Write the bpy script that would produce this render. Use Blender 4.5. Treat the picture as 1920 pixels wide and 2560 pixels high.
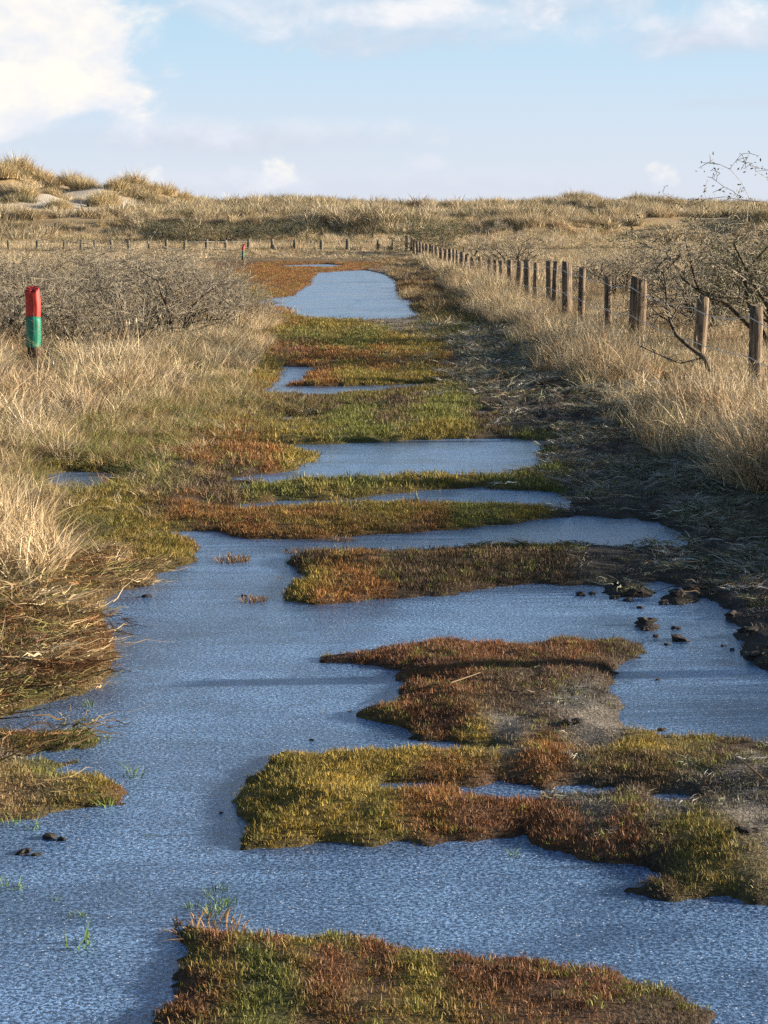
import bpy, bmesh, math, random
import numpy as np
from mathutils import Vector

for o in list(bpy.data.objects):
    bpy.data.objects.remove(o)
scn = bpy.context.scene
C = scn.collection
R = math.radians

# ------------------------------------------------------------------ camera
FPX, CX, CY, HOR, EYE = 5000.0, 960.0, 1280.0, 555.0, 2.0
PITCH = math.atan((CY - HOR) / FPX)
cam_d = bpy.data.cameras.new('camera'); cam = bpy.data.objects.new('camera', cam_d); C.objects.link(cam)
cam.location = (0, 0, EYE); cam.rotation_euler = (math.pi / 2 - PITCH, 0, 0)
cam_d.sensor_fit = 'VERTICAL'; cam_d.sensor_height = 24.0; cam_d.lens = FPX / 2560.0 * 24.0
cam_d.clip_start = 0.1; cam_d.clip_end = 8000
scn.camera = cam
cy = scn.cycles
cy.use_denoising = False; cy.max_bounces = 5; cy.diffuse_bounces = 2; cy.glossy_bounces = 2; cy.transmission_bounces = 2; cy.transparent_max_bounces = 4

# ------------------------------------------------------------------ sun, sky, exposure
SUN_EL, SUN_AZ = 12.5, 5.0            # degrees above the horizon; degrees ahead of straight right
sd = Vector((math.cos(R(SUN_EL)) * math.cos(R(SUN_AZ)), math.cos(R(SUN_EL)) * math.sin(R(SUN_AZ)), math.sin(R(SUN_EL))))
sun_d = bpy.data.lights.new('sun', 'SUN'); sun_d.energy = 5.0; sun_d.angle = R(0.55); sun_d.color = (1.0, 0.87, 0.70)
sun = bpy.data.objects.new('sun', sun_d); C.objects.link(sun)
sun.rotation_euler = sd.to_track_quat('Z', 'Y').to_euler()
scn.view_settings.view_transform = 'Standard'; scn.view_settings.look = 'None'
scn.view_settings.gamma = 1.0; scn.view_settings.exposure = 1.56; scn.view_settings.use_curve_mapping = False

world = bpy.data.worlds.new('World'); scn.world = world; world.use_nodes = True
wn, wl = world.node_tree.nodes, world.node_tree.links
wn.clear()

def sock(v):
    return v.outputs[0] if hasattr(v, 'outputs') else v

class NT:
    """small helper to write node maths as python"""
    def __init__(s, tree): s.n, s.l = tree.nodes, tree.links
    def put(s, inp, v):
        if isinstance(v, (int, float, tuple, list)): inp.default_value = v
        else: s.l.new(sock(v), inp)
    def m(s, op, a, b=None, c=None, clamp=False):
        n = s.n.new('ShaderNodeMath'); n.operation = op; n.use_clamp = clamp
        s.put(n.inputs[0], a)
        if b is not None: s.put(n.inputs[1], b)
        if c is not None: s.put(n.inputs[2], c)
        return n.outputs[0]
    def smooth(s, v, lo, hi, a=0.0, b=1.0):
        n = s.n.new('ShaderNodeMapRange'); n.interpolation_type = 'SMOOTHSTEP'
        s.put(n.inputs[0], v); s.put(n.inputs[1], lo); s.put(n.inputs[2], hi); s.put(n.inputs[3], a); s.put(n.inputs[4], b)
        return n.outputs[0]
    def mix(s, f, a, b, mode='MIX'):
        n = s.n.new('ShaderNodeMix'); n.data_type = 'RGBA'; n.blend_type = mode
        s.put(n.inputs[0], f)
        for i, v in ((6, a), (7, b)):
            if isinstance(v, (tuple, list)): v = tuple(v) + ((1.0,) if len(v) == 3 else ())
            s.put(n.inputs[i], v)
        return n.outputs[2]
    def noise(s, vec, scale, detail=4.0, rough=0.5, dist=0.0):
        n = s.n.new('ShaderNodeTexNoise'); n.inputs['Scale'].default_value = scale
        n.inputs['Detail'].default_value = detail; n.inputs['Roughness'].default_value = rough
        n.inputs['Distortion'].default_value = dist
        if vec is not None: s.l.new(sock(vec), n.inputs['Vector'])
        return n.outputs[0]
    def comb(s, x, y, z=0.0):
        n = s.n.new('ShaderNodeCombineXYZ'); s.put(n.inputs[0], x); s.put(n.inputs[1], y); s.put(n.inputs[2], z)
        return n.outputs[0]

W = NT(world.node_tree)
sky = wn.new('ShaderNodeTexSky'); sky.sky_type = 'NISHITA'; sky.sun_disc = False
sky.sun_elevation = R(SUN_EL); sky.sun_rotation = R(90 - SUN_AZ)
sky.altitude = 0; sky.air_density = 1.0; sky.dust_density = 0.6; sky.ozone_density = 3.0
tc = wn.new('ShaderNodeTexCoord')
nrm = wn.new('ShaderNodeVectorMath'); nrm.operation = 'NORMALIZE'; wl.new(tc.outputs['Generated'], nrm.inputs[0])
sep = wn.new('ShaderNodeSeparateXYZ'); wl.new(nrm.outputs[0], sep.inputs[0])
AZ = W.m('MULTIPLY', W.m('ARCTAN2', sep.outputs[0], sep.outputs[1]), 10.0)      # azimuth, tenths of a radian
EL = W.m('MULTIPLY', W.m('ARCSINE', sep.outputs[2]), 10.0)                      # elevation, tenths of a radian
cv = W.comb(AZ, W.m('MULTIPLY', EL, 1.5), 0.0)
nz1 = W.noise(cv, 1.7, 6, 0.6, 0.35); nz2 = W.noise(cv, 5.5, 5, 0.6, 0.3)
skycol = sky.outputs[0]
# pale winter haze low over the sea, all the way round
low = W.mix(W.smooth(EL, 0.1, 1.1), (5.1, 5.5, 6.3), (3.7, 5.3, 6.6))
skycol = W.mix(W.smooth(EL, 0.6, 2.8, 0.92, 0.10), skycol, low)
# general cloud cover, all the way round the sky, thinning towards the zenith
up = W.m('MAXIMUM', sep.outputs[2], 0.03)
pv = W.comb(W.m('DIVIDE', sep.outputs[0], up), W.m('DIVIDE', sep.outputs[1], up), 0.0)
gn = W.noise(pv, 0.42, 5, 0.55, 0.2)
gm = W.m('MULTIPLY', W.smooth(gn, 0.56, 0.72), W.smooth(EL, 0.8, 2.0))
skycol = W.mix(W.m('MULTIPLY', gm, 0.6), skycol, (4.8, 5.0, 5.6))
LILAC, PALE, CREAM, WHITE = (4.45, 4.65, 5.45), (5.7, 5.9, 6.4), (7.2, 6.9, 6.25), (6.9, 6.8, 6.7)
# banks of cloud: (azimuth px, height px above horizon, half width, half height, softness, ragged, shade, light, opacity)
BANKS = [
    (100, 530, 1100, 75, 0.9, 1.1, LILAC, PALE, 0.9),
    (-20, 460, 460, 80, 0.8, 1.2, LILAC, PALE, 0.95),
    (120, 500, 300, 46, 0.6, 1.0, PALE, WHITE, 0.8),
    (390, 500, 60, 44, 0.8, 0.8, PALE, WHITE, 0.8),
    (770, 455, 380, 80, 0.8, 1.1, LILAC, PALE, 0.95),
    (650, 470, 60, 34, 0.8, 0.8, PALE, PALE, 0.7),
    (870, 495, 90, 38, 0.8, 0.9, PALE, WHITE, 0.75),
    (-420, 210, 760, 60, 0.9, 1.0, LILAC, PALE, 0.95),
    (870, 285, 170, 20, 0.8, 0.9, LILAC, LILAC, 0.55),
    (-930, 450, 450, 300, 0.34, 1.15, PALE, CREAM, 1.0),
    (-880, 290, 190, 110, 0.34, 1.0, PALE, CREAM, 1.0),
    (-1500, 380, 420, 260, 0.5, 1.5, PALE, CREAM, 1.0),
    (-265, 120, 52, 48, 0.6, 0.9, PALE, CREAM, 0.75),
    (-330, 100, 70, 44, 0.6, 1.0, PALE, PALE, 0.6),
    (-590, 115, 60, 36, 0.6, 1.0, PALE, CREAM, 0.6),
    (100, 145, 70, 26, 0.7, 1.0, PALE, PALE, 0.5),
    (680, 105, 46, 42, 0.6, 0.9, PALE, CREAM, 0.65),
    (-100, 95, 900, 40, 0.9, 1.3, LILAC, PALE, 0.45),
]
for (u, v, ru, rv, soft, rag, shade, light, op) in BANKS:
    du = W.m('DIVIDE', W.m('SUBTRACT', AZ, u / FPX * 10), ru / FPX * 10)
    dv = W.m('DIVIDE', W.m('SUBTRACT', EL, v / FPX * 10), rv / FPX * 10)
    q = W.m('SUBTRACT', 1.0, W.m('ADD', W.m('MULTIPLY', du, du), W.m('MULTIPLY', dv, dv)))
    q = W.m('MULTIPLY_ADD', W.m('SUBTRACT', nz2 if ru < 160 else nz1, 0.5), rag * (3.6 if ru < 160 else 2.6), q)
    if ru >= 160: q = W.m('MULTIPLY_ADD', W.m('SUBTRACT', nz2, 0.5), rag * 0.3, q)
    mask = W.m('MULTIPLY', W.smooth(q, 0.0, soft * 1.9), op)
    tone = W.smooth(W.m('MULTIPLY_ADD', dv, 0.16, W.m('MULTIPLY_ADD', du, -0.03, nz2 if ru < 160 else W.m('MULTIPLY_ADD', nz2, 0.35, W.m('MULTIPLY', nz1, 0.65)))), 0.36, 0.64)
    skycol = W.mix(mask, skycol, W.mix(tone, shade, light))
bg = wn.new('ShaderNodeBackground'); bg.inputs['Strength'].default_value = 0.05
wo = wn.new('ShaderNodeOutputWorld')
W.put(bg.inputs['Color'], skycol); wl.new(bg.outputs[0], wo.inputs[0])

# ------------------------------------------------------------------ helpers
rng = np.random.default_rng(7)
random.seed(7)

def at(px, py, z=0.0):
    """place on the level z that the photograph shows at source pixel (px, py)"""
    a = PITCH + math.atan((py - CY) / FPX)
    d = (EYE - z) / math.tan(max(a, 0.0045))
    depth = d * math.cos(PITCH) + (EYE - z) * math.sin(PITCH)
    return ((px - CX) / FPX * depth, d)

def poly(pts): return np.array([at(*p) for p in pts])

def _h(ix, iy, seed):
    n = (ix.astype(np.int64) * 374761393 + iy.astype(np.int64) * 668265263 + seed * 974634777) & 0x7fffffff
    n = ((n ^ (n >> 13)) * 1274126177) & 0x7fffffff
    return ((n ^ (n >> 16)) & 0xffff) / 65535.0

def vnoise(x, y, seed=0):
    ix, iy = np.floor(x), np.floor(y); fx, fy = x - ix, y - iy
    fx = fx * fx * (3 - 2 * fx); fy = fy * fy * (3 - 2 * fy)
    a, b = _h(ix, iy, seed), _h(ix + 1, iy, seed); c, d = _h(ix, iy + 1, seed), _h(ix + 1, iy + 1, seed)
    return (a + (b - a) * fx) * (1 - fy) + (c + (d - c) * fx) * fy

def fbm(x, y, seed=0, oct=4):
    s, a, t = 0, 1.0, 0
    for i in range(oct):
        s = s + a * vnoise(x, y, seed + i * 17); t += a; a *= 0.5; x = x * 2.03 + 5.1; y = y * 2.03 + 1.7
    return s / t

def sstep(a, b, x):
    t = np.clip((x - a) / (b - a), 0, 1); return t * t * (3 - 2 * t)

def sdf(P, poly):
    """signed distance to a polygon, negative inside"""
    best = np.full(len(P), 1e9); inside = np.zeros(len(P), bool)
    x, y = P[:, 0], P[:, 1]
    for i in range(len(poly)):
        a, b = poly[i], poly[(i + 1) % len(poly)]
        e = b - a; L = max(e @ e, 1e-12)
        t = np.clip(((x - a[0]) * e[0] + (y - a[1]) * e[1]) / L, 0, 1)
        d2 = (x - a[0] - t * e[0]) ** 2 + (y - a[1] - t * e[1]) ** 2
        best = np.minimum(best, d2)
        c = ((a[1] > y) != (b[1] > y))
        if c.any():
            xi = a[0] + (y - a[1]) * e[0] / (e[1] if abs(e[1]) > 1e-12 else 1e-12)
            inside ^= c & (x < xi)
    d = np.sqrt(best)
    return np.where(inside, -d, d)

def tag(o, label=None, cat=None, group=None, kind=None):
    if label: o['label'] = label
    if cat: o['category'] = cat
    if group: o['group'] = group
    if kind: o['kind'] = kind
    return o

def empty(name, loc=(0, 0, 0), rz=0.0):
    o = bpy.data.objects.new(name, None); C.objects.link(o); o.location = loc; o.rotation_euler = (0, 0, rz)
    o.empty_display_size = 0.1
    return o

def link_mesh(name, me, mat=None, parent=None, link=True):
    o = bpy.data.objects.new(name, me)
    if mat is not None and len(me.materials) == 0: me.materials.append(mat)
    if link: C.objects.link(o)
    if parent is not None: o.parent = parent
    return o

def mesh_np(name, verts, faces, smooth=False, attrs=None):
    """faces: list of arrays with one face per row"""
    me = bpy.data.meshes.new(name)
    verts = np.asarray(verts, np.float32)
    me.vertices.add(len(verts)); me.vertices.foreach_set('co', verts.ravel())
    loops = np.concatenate([f.ravel() for f in faces]).astype(np.int32)
    tot = np.concatenate([np.full(len(f), f.shape[1]) for f in faces]).astype(np.int32)
    st = np.concatenate([[0], np.cumsum(tot)[:-1]]).astype(np.int32)
    me.loops.add(len(loops)); me.loops.foreach_set('vertex_index', loops)
    me.polygons.add(len(tot)); me.polygons.foreach_set('loop_start', st); me.polygons.foreach_set('loop_total', tot)
    if smooth: me.polygons.foreach_set('use_smooth', np.ones(len(tot), bool))
    for k, (typ, arr) in (attrs or {}).items():
        a = me.attributes.new(k, typ, 'POINT')
        if typ == 'FLOAT': a.data.foreach_set('value', np.asarray(arr, np.float32))
        elif typ == 'FLOAT_COLOR': a.data.foreach_set('color', np.asarray(arr, np.float32).ravel())
    me.update(calc_edges=True); me.validate()
    return me

# ------------------------------------------------------------------ materials
def new_mat(name):
    m = bpy.data.materials.new(name); m.use_nodes = True; m.node_tree.nodes.clear()
    t = NT(m.node_tree)
    out = t.n.new('ShaderNodeOutputMaterial')
    return m, t, out

def principled(t, out, col, rough=0.8, bump=None, spec=0.3, ior=None, link=True):
    p = t.n.new('ShaderNodeBsdfPrincipled')
    if isinstance(col, tuple): col = tuple(col) + (1.0,)
    t.put(p.inputs['Base Color'], col); t.put(p.inputs['Roughness'], rough)
    p.inputs['Specular IOR Level'].default_value = spec
    if ior: p.inputs['IOR'].default_value = ior
    if bump is not None:
        h, strength, dist = bump
        b = t.n.new('ShaderNodeBump'); b.inputs['Strength'].default_value = strength; b.inputs['Distance'].default_value = dist
        t.put(b.inputs['Height'], h); t.l.new(b.outputs[0], p.inputs['Normal'])
    if link: t.l.new(p.outputs[0], out.inputs[0])
    return p

def attr(t, name, kind='GEOMETRY'):
    n = t.n.new('ShaderNodeAttribute'); n.attribute_type = kind; n.attribute_name = name
    return n

def mat_blades():
    m, t, out = new_mat('grass blades')
    c = attr(t, 'col', 'INSTANCER').outputs['Color']; r = attr(t, 'rnd').outputs['Fac']
    col = t.mix(1.0, c, t.mix(r, (0.38, 0.34, 0.29), (1.5, 1.5, 1.48)), 'MULTIPLY')
    p = principled(t, out, col, 0.62, spec=0.25, link=False)
    tr = t.n.new('ShaderNodeBsdfTranslucent'); t.put(tr.inputs['Color'], col)
    mx = t.n.new('ShaderNodeMixShader'); mx.inputs[0].default_value = 0.16
    t.l.new(p.outputs[0], mx.inputs[1]); t.l.new(tr.outputs[0], mx.inputs[2]); t.l.new(mx.outputs[0], out.inputs[0])
    return m

def mat_plain_blades(name, base):
    m, t, out = new_mat(name)
    r = attr(t, 'rnd').outputs['Fac']
    col = t.mix(1.0, base, t.mix(r, (0.38, 0.34, 0.29), (1.5, 1.5, 1.48)), 'MULTIPLY')
    p = principled(t, out, col, 0.6, spec=0.25, link=False)
    tr = t.n.new('ShaderNodeBsdfTranslucent'); t.put(tr.inputs['Color'], col)
    mx = t.n.new('ShaderNodeMixShader'); mx.inputs[0].default_value = 0.16
    t.l.new(p.outputs[0], mx.inputs[1]); t.l.new(tr.outputs[0], mx.inputs[2]); t.l.new(mx.outputs[0], out.inputs[0])
    return m

def mat_ground():
    m, t, out = new_mat('ground')
    c = attr(t, 'col').outputs['Color']
    g = t.n.new('ShaderNodeNewGeometry').outputs['Position']
    n1 = t.noise(g, 9, 6, 0.6); n2 = t.noise(g, 70, 4, 0.6)
    k = t.m('ADD', t.smooth(n1, 0.3, 0.7, 0.45, 1.0), t.smooth(n2, 0.3, 0.72, -0.15, 0.55))
    col = t.mix(1.0, c, t.comb(k, k, k), 'MULTIPLY')
    h = t.m('ADD', t.m('MULTIPLY', n1, 0.6), n2)
    principled(t, out, col, 0.9, (h, 0.8, 0.03), 0.2)
    return m

def mat_ice():
    m, t, out = new_mat('frosted ice')
    g = t.n.new('ShaderNodeNewGeometry').outputs['Position']
    n1 = t.noise(g, 80, 5, 0.85, 0.5); n2 = t.noise(g, 0.8, 4, 0.6, 0.4); n3 = t.noise(g, 260, 2, 0.6)
    sc = t.n.new('ShaderNodeMapping'); sc.inputs['Scale'].default_value = (0.6, 2.2, 1); sc.inputs['Rotation'].default_value = (0, 0, 0.12); t.l.new(sock(g), sc.inputs[0])
    n4 = t.noise(sc, 1.3, 6, 0.65, 0.8)
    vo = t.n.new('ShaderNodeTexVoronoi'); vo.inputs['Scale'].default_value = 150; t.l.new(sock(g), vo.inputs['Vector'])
    # long hairline cracks and refrozen seams
    ck = t.n.new('ShaderNodeTexVoronoi'); ck.feature = 'DISTANCE_TO_EDGE'; ck.inputs['Scale'].default_value = 0.55
    wob = t.n.new('ShaderNodeVectorMath'); wob.operation = 'ADD'; t.l.new(sc.outputs[0], wob.inputs[0])
    nv = t.n.new('ShaderNodeTexNoise'); nv.inputs['Scale'].default_value = 1.5; t.l.new(sc.outputs[0], nv.inputs['Vector']); t.l.new(nv.outputs['Color'], wob.inputs[1]); t.l.new(wob.outputs[0], ck.inputs['Vector'])
    seam = t.m('MULTIPLY', t.smooth(ck.outputs['Distance'], 0.012, 0.002), t.smooth(n4, 0.45, 0.6))
    patch = t.m('ADD', t.m('MULTIPLY', t.smooth(n2, 0.36, 0.64), 0.55), t.m('MULTIPLY', t.smooth(n4, 0.35, 0.68), 0.45))
    grain = t.smooth(n1, 0.46, 0.60)
    frost = t.m('MULTIPLY', grain, t.m('MULTIPLY_ADD', patch, 0.66, 0.30))
    frost = t.m('ADD', frost, t.m('MULTIPLY', patch, 0.06))
    col = t.mix(frost, (0.003, 0.018, 0.062), (0.33, 0.55, 0.90))  # blue of the mirrored sky is put into the ice and frost colour
    col = t.mix(t.m('MULTIPLY', seam, 0.5), col, (0.01, 0.02, 0.04))
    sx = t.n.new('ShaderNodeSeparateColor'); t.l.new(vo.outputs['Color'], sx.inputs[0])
    col = t.mix(t.m('MULTIPLY', t.smooth(sx.outputs[0], 0.975, 0.98), t.smooth(vo.outputs['Distance'], 0.5, 0.3)), col, (0.9, 0.92, 0.95))  # glints of frost crystals, painted into the base colour as white specks
    rough = t.m('MULTIPLY_ADD', patch, 0.16, 0.14)
    h = t.m('ADD', n1, t.m('MULTIPLY', n3, 0.4))
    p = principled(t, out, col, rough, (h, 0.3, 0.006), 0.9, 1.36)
    return m

def mat_wood(name, dark, lite, lichen=0.0):
    m, t, out = new_mat(name)
    tcn = t.n.new('ShaderNodeTexCoord').outputs['Object']
    mp = t.n.new('ShaderNodeMapping'); mp.inputs['Scale'].default_value = (26, 26, 1.8); t.l.new(tcn, mp.inputs[0])
    n1 = t.noise(mp, 1.0, 6, 0.65, 0.4); n2 = t.noise(tcn, 5.0, 4, 0.6)
    col = t.mix(t.smooth(n1, 0.32, 0.68), dark, lite)
    col = t.mix(t.m('MULTIPLY', t.smooth(n2, 0.45, 0.7), 0.55), col, tuple(0.45 * v for v in dark))
    if lichen: col = t.mix(t.m('MULTIPLY', t.smooth(t.noise(tcn, 17, 4, 0.7), 0.55, 0.65), lichen), col, (0.2, 0.21, 0.13))
    principled(t, out, col, 0.85, (n1, 1.0, 0.035), 0.2)
    return m

def mat_paint(name, base, under, chip):
    m, t, out = new_mat(name)
    tcn = t.n.new('ShaderNodeTexCoord').outputs['Object']
    mp = t.n.new('ShaderNodeMapping'); mp.inputs['Scale'].default_value = (20, 20, 3.0); t.l.new(tcn, mp.inputs[0])
    n1 = t.noise(mp, 1.0, 6, 0.65, 0.5); n2 = t.noise(mp, 3.0, 4, 0.6)
    col = t.mix(t.smooth(n2, 0.3, 0.7), tuple(v * 0.72 for v in base), base)
    col = t.mix(t.smooth(n1, chip, chip + 0.03), col, under)
    principled(t, out, col, 0.55, (n1, 0.6, 0.012), 0.35)
    return m

def mat_flat(name, a, b, scale=12, rough=0.85, bump=0.6, dist=0.01, metal=0.0, spec=0.25):
    m, t, out = new_mat(name)
    g = t.n.new('ShaderNodeNewGeometry').outputs['Position']
    n1 = t.noise(g, scale, 6, 0.62)
    p = principled(t, out, t.mix(t.smooth(n1, 0.32, 0.68), a, b), rough, (n1, bump, dist), spec)
    p.inputs['Metallic'].default_value = metal
    return m

M = dict(
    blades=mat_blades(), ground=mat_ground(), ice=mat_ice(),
    post=mat_wood('weathered post wood', (0.055, 0.038, 0.027), (0.31, 0.225, 0.15), 0.3),
    grey_post=mat_wood('grey post wood', (0.09, 0.075, 0.05), (0.26, 0.22, 0.15), 0.4),
    stake=mat_wood('marker post wood', (0.05, 0.035, 0.026), (0.20, 0.13, 0.08)),
    red=mat_paint('red paint', (0.55, 0.05, 0.035), (0.10, 0.02, 0.015), 0.70),
    green=mat_paint('green paint', (0.012, 0.20, 0.12), (0.16, 0.12, 0.08), 0.62),
    wire=mat_flat('galvanised wire', (0.34, 0.34, 0.34), (0.55, 0.55, 0.54), 30, 0.45, 0.2, 0.002, 0.6, 0.5),
    bark=mat_flat('thorn bark', (0.035, 0.028, 0.022), (0.13, 0.105, 0.07), 25, 0.85),
    twig=mat_flat('thorn twigs', (0.12, 0.098, 0.07), (0.36, 0.31, 0.225), 9, 0.8, 0.3),
    olive_twig=mat_flat('mossy twigs', (0.07, 0.065, 0.03), (0.19, 0.175, 0.085), 9, 0.8, 0.3),
    leaf=mat_plain_blades('evergreen leaves', (0.095, 0.10, 0.035, 1)),
    sprig=mat_plain_blades('fresh grass', (0.12, 0.19, 0.04, 1)),
    straw=mat_plain_blades('dry straw', (0.47, 0.35, 0.2, 1)),
    brown=mat_plain_blades('brown grass', (0.24, 0.14, 0.05, 1)),
    marram=mat_plain_blades('dune grass', (0.50, 0.40, 0.23, 1)),
    mud=mat_flat('frozen mud', (0.018, 0.014, 0.012), (0.06, 0.048, 0.04), 40, 0.8, 1.0, 0.01),
)

# ------------------------------------------------------------------ layout of ice and land (source pixel outlines laid on the ground)
WATER = [
    [(-700, 2900), (-900, 2150), (-260, 1960), (-120, 1840), (0, 1785), (154, 1754), (247, 1704), (270, 1662), (282, 1619), (278, 1592), (266, 1551),
     (260, 1499), (278, 1482), (370, 1465), (405, 1436), (463, 1412), (492, 1389), (503, 1360), (440, 1343), (434, 1331), (503, 1329),
     (561, 1329), (596, 1345), (654, 1349), (752, 1348), (926, 1337), (1060, 1332), (1203, 1318), (1365, 1297), (1446, 1290), (1585, 1299), (1643, 1305), (1712, 1334),
     (1706, 1357), (1690, 1385), (1730, 1440), (1770, 1507), (1828, 1530), (1845, 1571), (1863, 1605), (1857, 1640), (1897, 1669), (1930, 1680),
     (2050, 1740), (2120, 1850), (2150, 2250), (2600, 2900)],
    [(544, 1273), (694, 1256), (833, 1253), (1030, 1232), (1191, 1222), (1365, 1233), (1420, 1253), (1414, 1275), (1319, 1272), (1215, 1266), (1042, 1261), (810, 1265), (648, 1279)],
    [(555, 1123), (648, 1113), (810, 1114), (960, 1105), (1111, 1099), (1273, 1097), (1354, 1105), (1395, 1117), (1342, 1128), (1331, 1146), (1354, 1163), (1300, 1182), (1210, 1200), (1080, 1192),
     (960, 1196), (856, 1204), (689, 1210), (556, 1199), (640, 1188), (752, 1177), (800, 1150), (797, 1136), (740, 1126), (640, 1124)],
    [(510, 1219), (600, 1214), (690, 1217), (640, 1226), (540, 1227)],
    [(110, 1190), (180, 1180), (250, 1185), (290, 1196), (260, 1216), (200, 1236), (150, 1228), (115, 1212)],
    [(664, 984), (690, 966), (868, 967), (1070, 960), (1062, 972), (926, 985), (810, 993), (741, 996), (675, 994)],
    [(712, 918), (804, 918), (752, 936), (742, 960), (698, 964), (714, 940)],
    [(700, 1050), (740, 1043), (805, 1045), (785, 1053), (704, 1058)],
    [(1186, 1033), (1212, 1028), (1230, 1036), (1200, 1041)],
    [(1150, 983), (1190, 981), (1205, 984), (1170, 987)],
    [(632, 758), (694, 746), (741, 741), (787, 712), (799, 689), (810, 682), (903, 676), (949, 686), (978, 704), (984, 741), (1022, 757), (1007, 770), (1050, 789), (984, 800), (880, 805), (787, 800), (752, 793), (735, 770), (640, 768)],
    [(690, 664), (810, 661), (855, 664), (810, 670), (715, 669)],
    [(1140, 1964), (1200, 1962), (1240, 1950), (1340, 1958), (1360, 1976), (1420, 1966), (1530, 1974), (1500, 1990), (1400, 1984), (1330, 2004), (1240, 1994), (1164, 1990)],
    [(968, 1966), (1040, 1960), (1125, 1966), (1060, 1975), (985, 1976)],
    [(1655, 1997), (1720, 1992), (1765, 2000), (1700, 2008)],
]
LAND = [
    # left bank spits
    [(-700, 1900), (-120, 1836), (0, 1829), (58, 1838), (116, 1839), (214, 1831), (222, 1858), (154, 1878), (77, 1886), (40, 1905), (116, 1907), (165, 1908), (131, 1938), (162, 1942),
     (239, 1957), (301, 1976), (322, 2012), (247, 2018), (154, 2024), (100, 2038), (62, 2052), (0, 2062), (-200, 2080), (-700, 2100)],
    # brown island under the far strip of ice
    [(709, 1408), (747, 1388), (799, 1382), (960, 1387), (1120, 1378), (1249, 1372), (1452, 1368), (1597, 1372), (1690, 1366), (1760, 1400), (1770, 1500), (1735, 1478), (1700, 1462), (1654, 1452), (1515, 1462), (1284, 1462), (1191, 1476),
     (1116, 1488), (960, 1499), (793, 1510), (729, 1501), (716, 1478), (740, 1455), (752, 1441), (750, 1424), (712, 1417)],
    # low mud humps off the right shore
    [(1505, 1482), (1540, 1466), (1600, 1468), (1632, 1482), (1600, 1497), (1540, 1494)], [(1645, 1500), (1690, 1484), (1745, 1486), (1765, 1504), (1720, 1516), (1670, 1512)], [(1600, 1566), (1618, 1556), (1645, 1564), (1625, 1573)],
    # red-brown island
    [(800, 1646), (880, 1640), (960, 1626), (1040, 1608), (1110, 1606), (1273, 1614), (1447, 1603), (1585, 1614), (1622, 1632), (1551, 1667), (1539, 1736), (1556, 1782), (1590, 1818), (1640, 1838), (1660, 1856), (1500, 1880), (1300, 1890),
     (1196, 1870), (1174, 1862), (1112, 1852), (1016, 1848), (1012, 1826), (948, 1804), (856, 1779), (960, 1771), (1010, 1716), (985, 1675), (900, 1662), (812, 1656)],
    # broad yellow island
    [(645, 1927), (674, 1884), (731, 1882), (846, 1888), (969, 1886), (1071, 1879), (1133, 1875), (1280, 1868), (1500, 1862), (1650, 1850), (1814, 1850), (1920, 1856), (2300, 1850), (2500, 2290), (1920, 2262), (1752, 2253), (1650, 2241), (1575, 2231), (1633, 2208), (1609, 2190), (1596, 2174),
     (1543, 2169), (1445, 2142), (1412, 2129), (1338, 2109), (1326, 2082), (1280, 2088), (1190, 2100), (1108, 2100), (989, 2104), (928, 2116), (854, 2112), (723, 2117), (592, 2126), (588, 2060), (600, 2005), (625, 1964)],
    # nearest island
    [(465, 2330), (560, 2318), (640, 2338), (780, 2340), (960, 2344), (1000, 2366), (1100, 2385), (1290, 2408), (1500, 2435), (1650, 2470), (1760, 2520), (1800, 2620), (1760, 2900), (250, 2900), (375, 2560), (420, 2440), (462, 2370)],
]
INNER = [poly(p) for p in WATER[-3:]]; WATER = [poly(p) for p in WATER[:-3]]; LAND = [poly(p) for p in LAND]

# edges of the tall grass on either side of the track, as (distance, across)
RE = poly([(2900, 2300), (2700, 1900), (2350, 1560), (1985, 1310), (1805, 1227), (1713, 1169), (1609, 1111), (1539, 1076), (1470, 1042), (1400, 984), (1331, 926), (1261, 880), (1215, 833), (1180, 790), (1120, 745), (1080, 705), (1050, 684), (1010, 660)])
LE = poly([(-700, 1600), (-260, 1400), (-70, 1300), (30, 1235), (120, 1180), (210, 1120), (300, 1085), (440, 1050), (560, 1000), (640, 940), (690, 880), (690, 830), (650, 790), (600, 764), (555, 740), (565, 705), (560, 676), (520, 660)])
RE = RE[np.argsort(RE[:, 1])]; LE = LE[np.argsort(LE[:, 1])]
def right_edge(y): return np.interp(y, RE[:, 1], RE[:, 0])
def left_edge(y): return np.interp(y, LE[:, 1], LE[:, 0])

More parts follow.
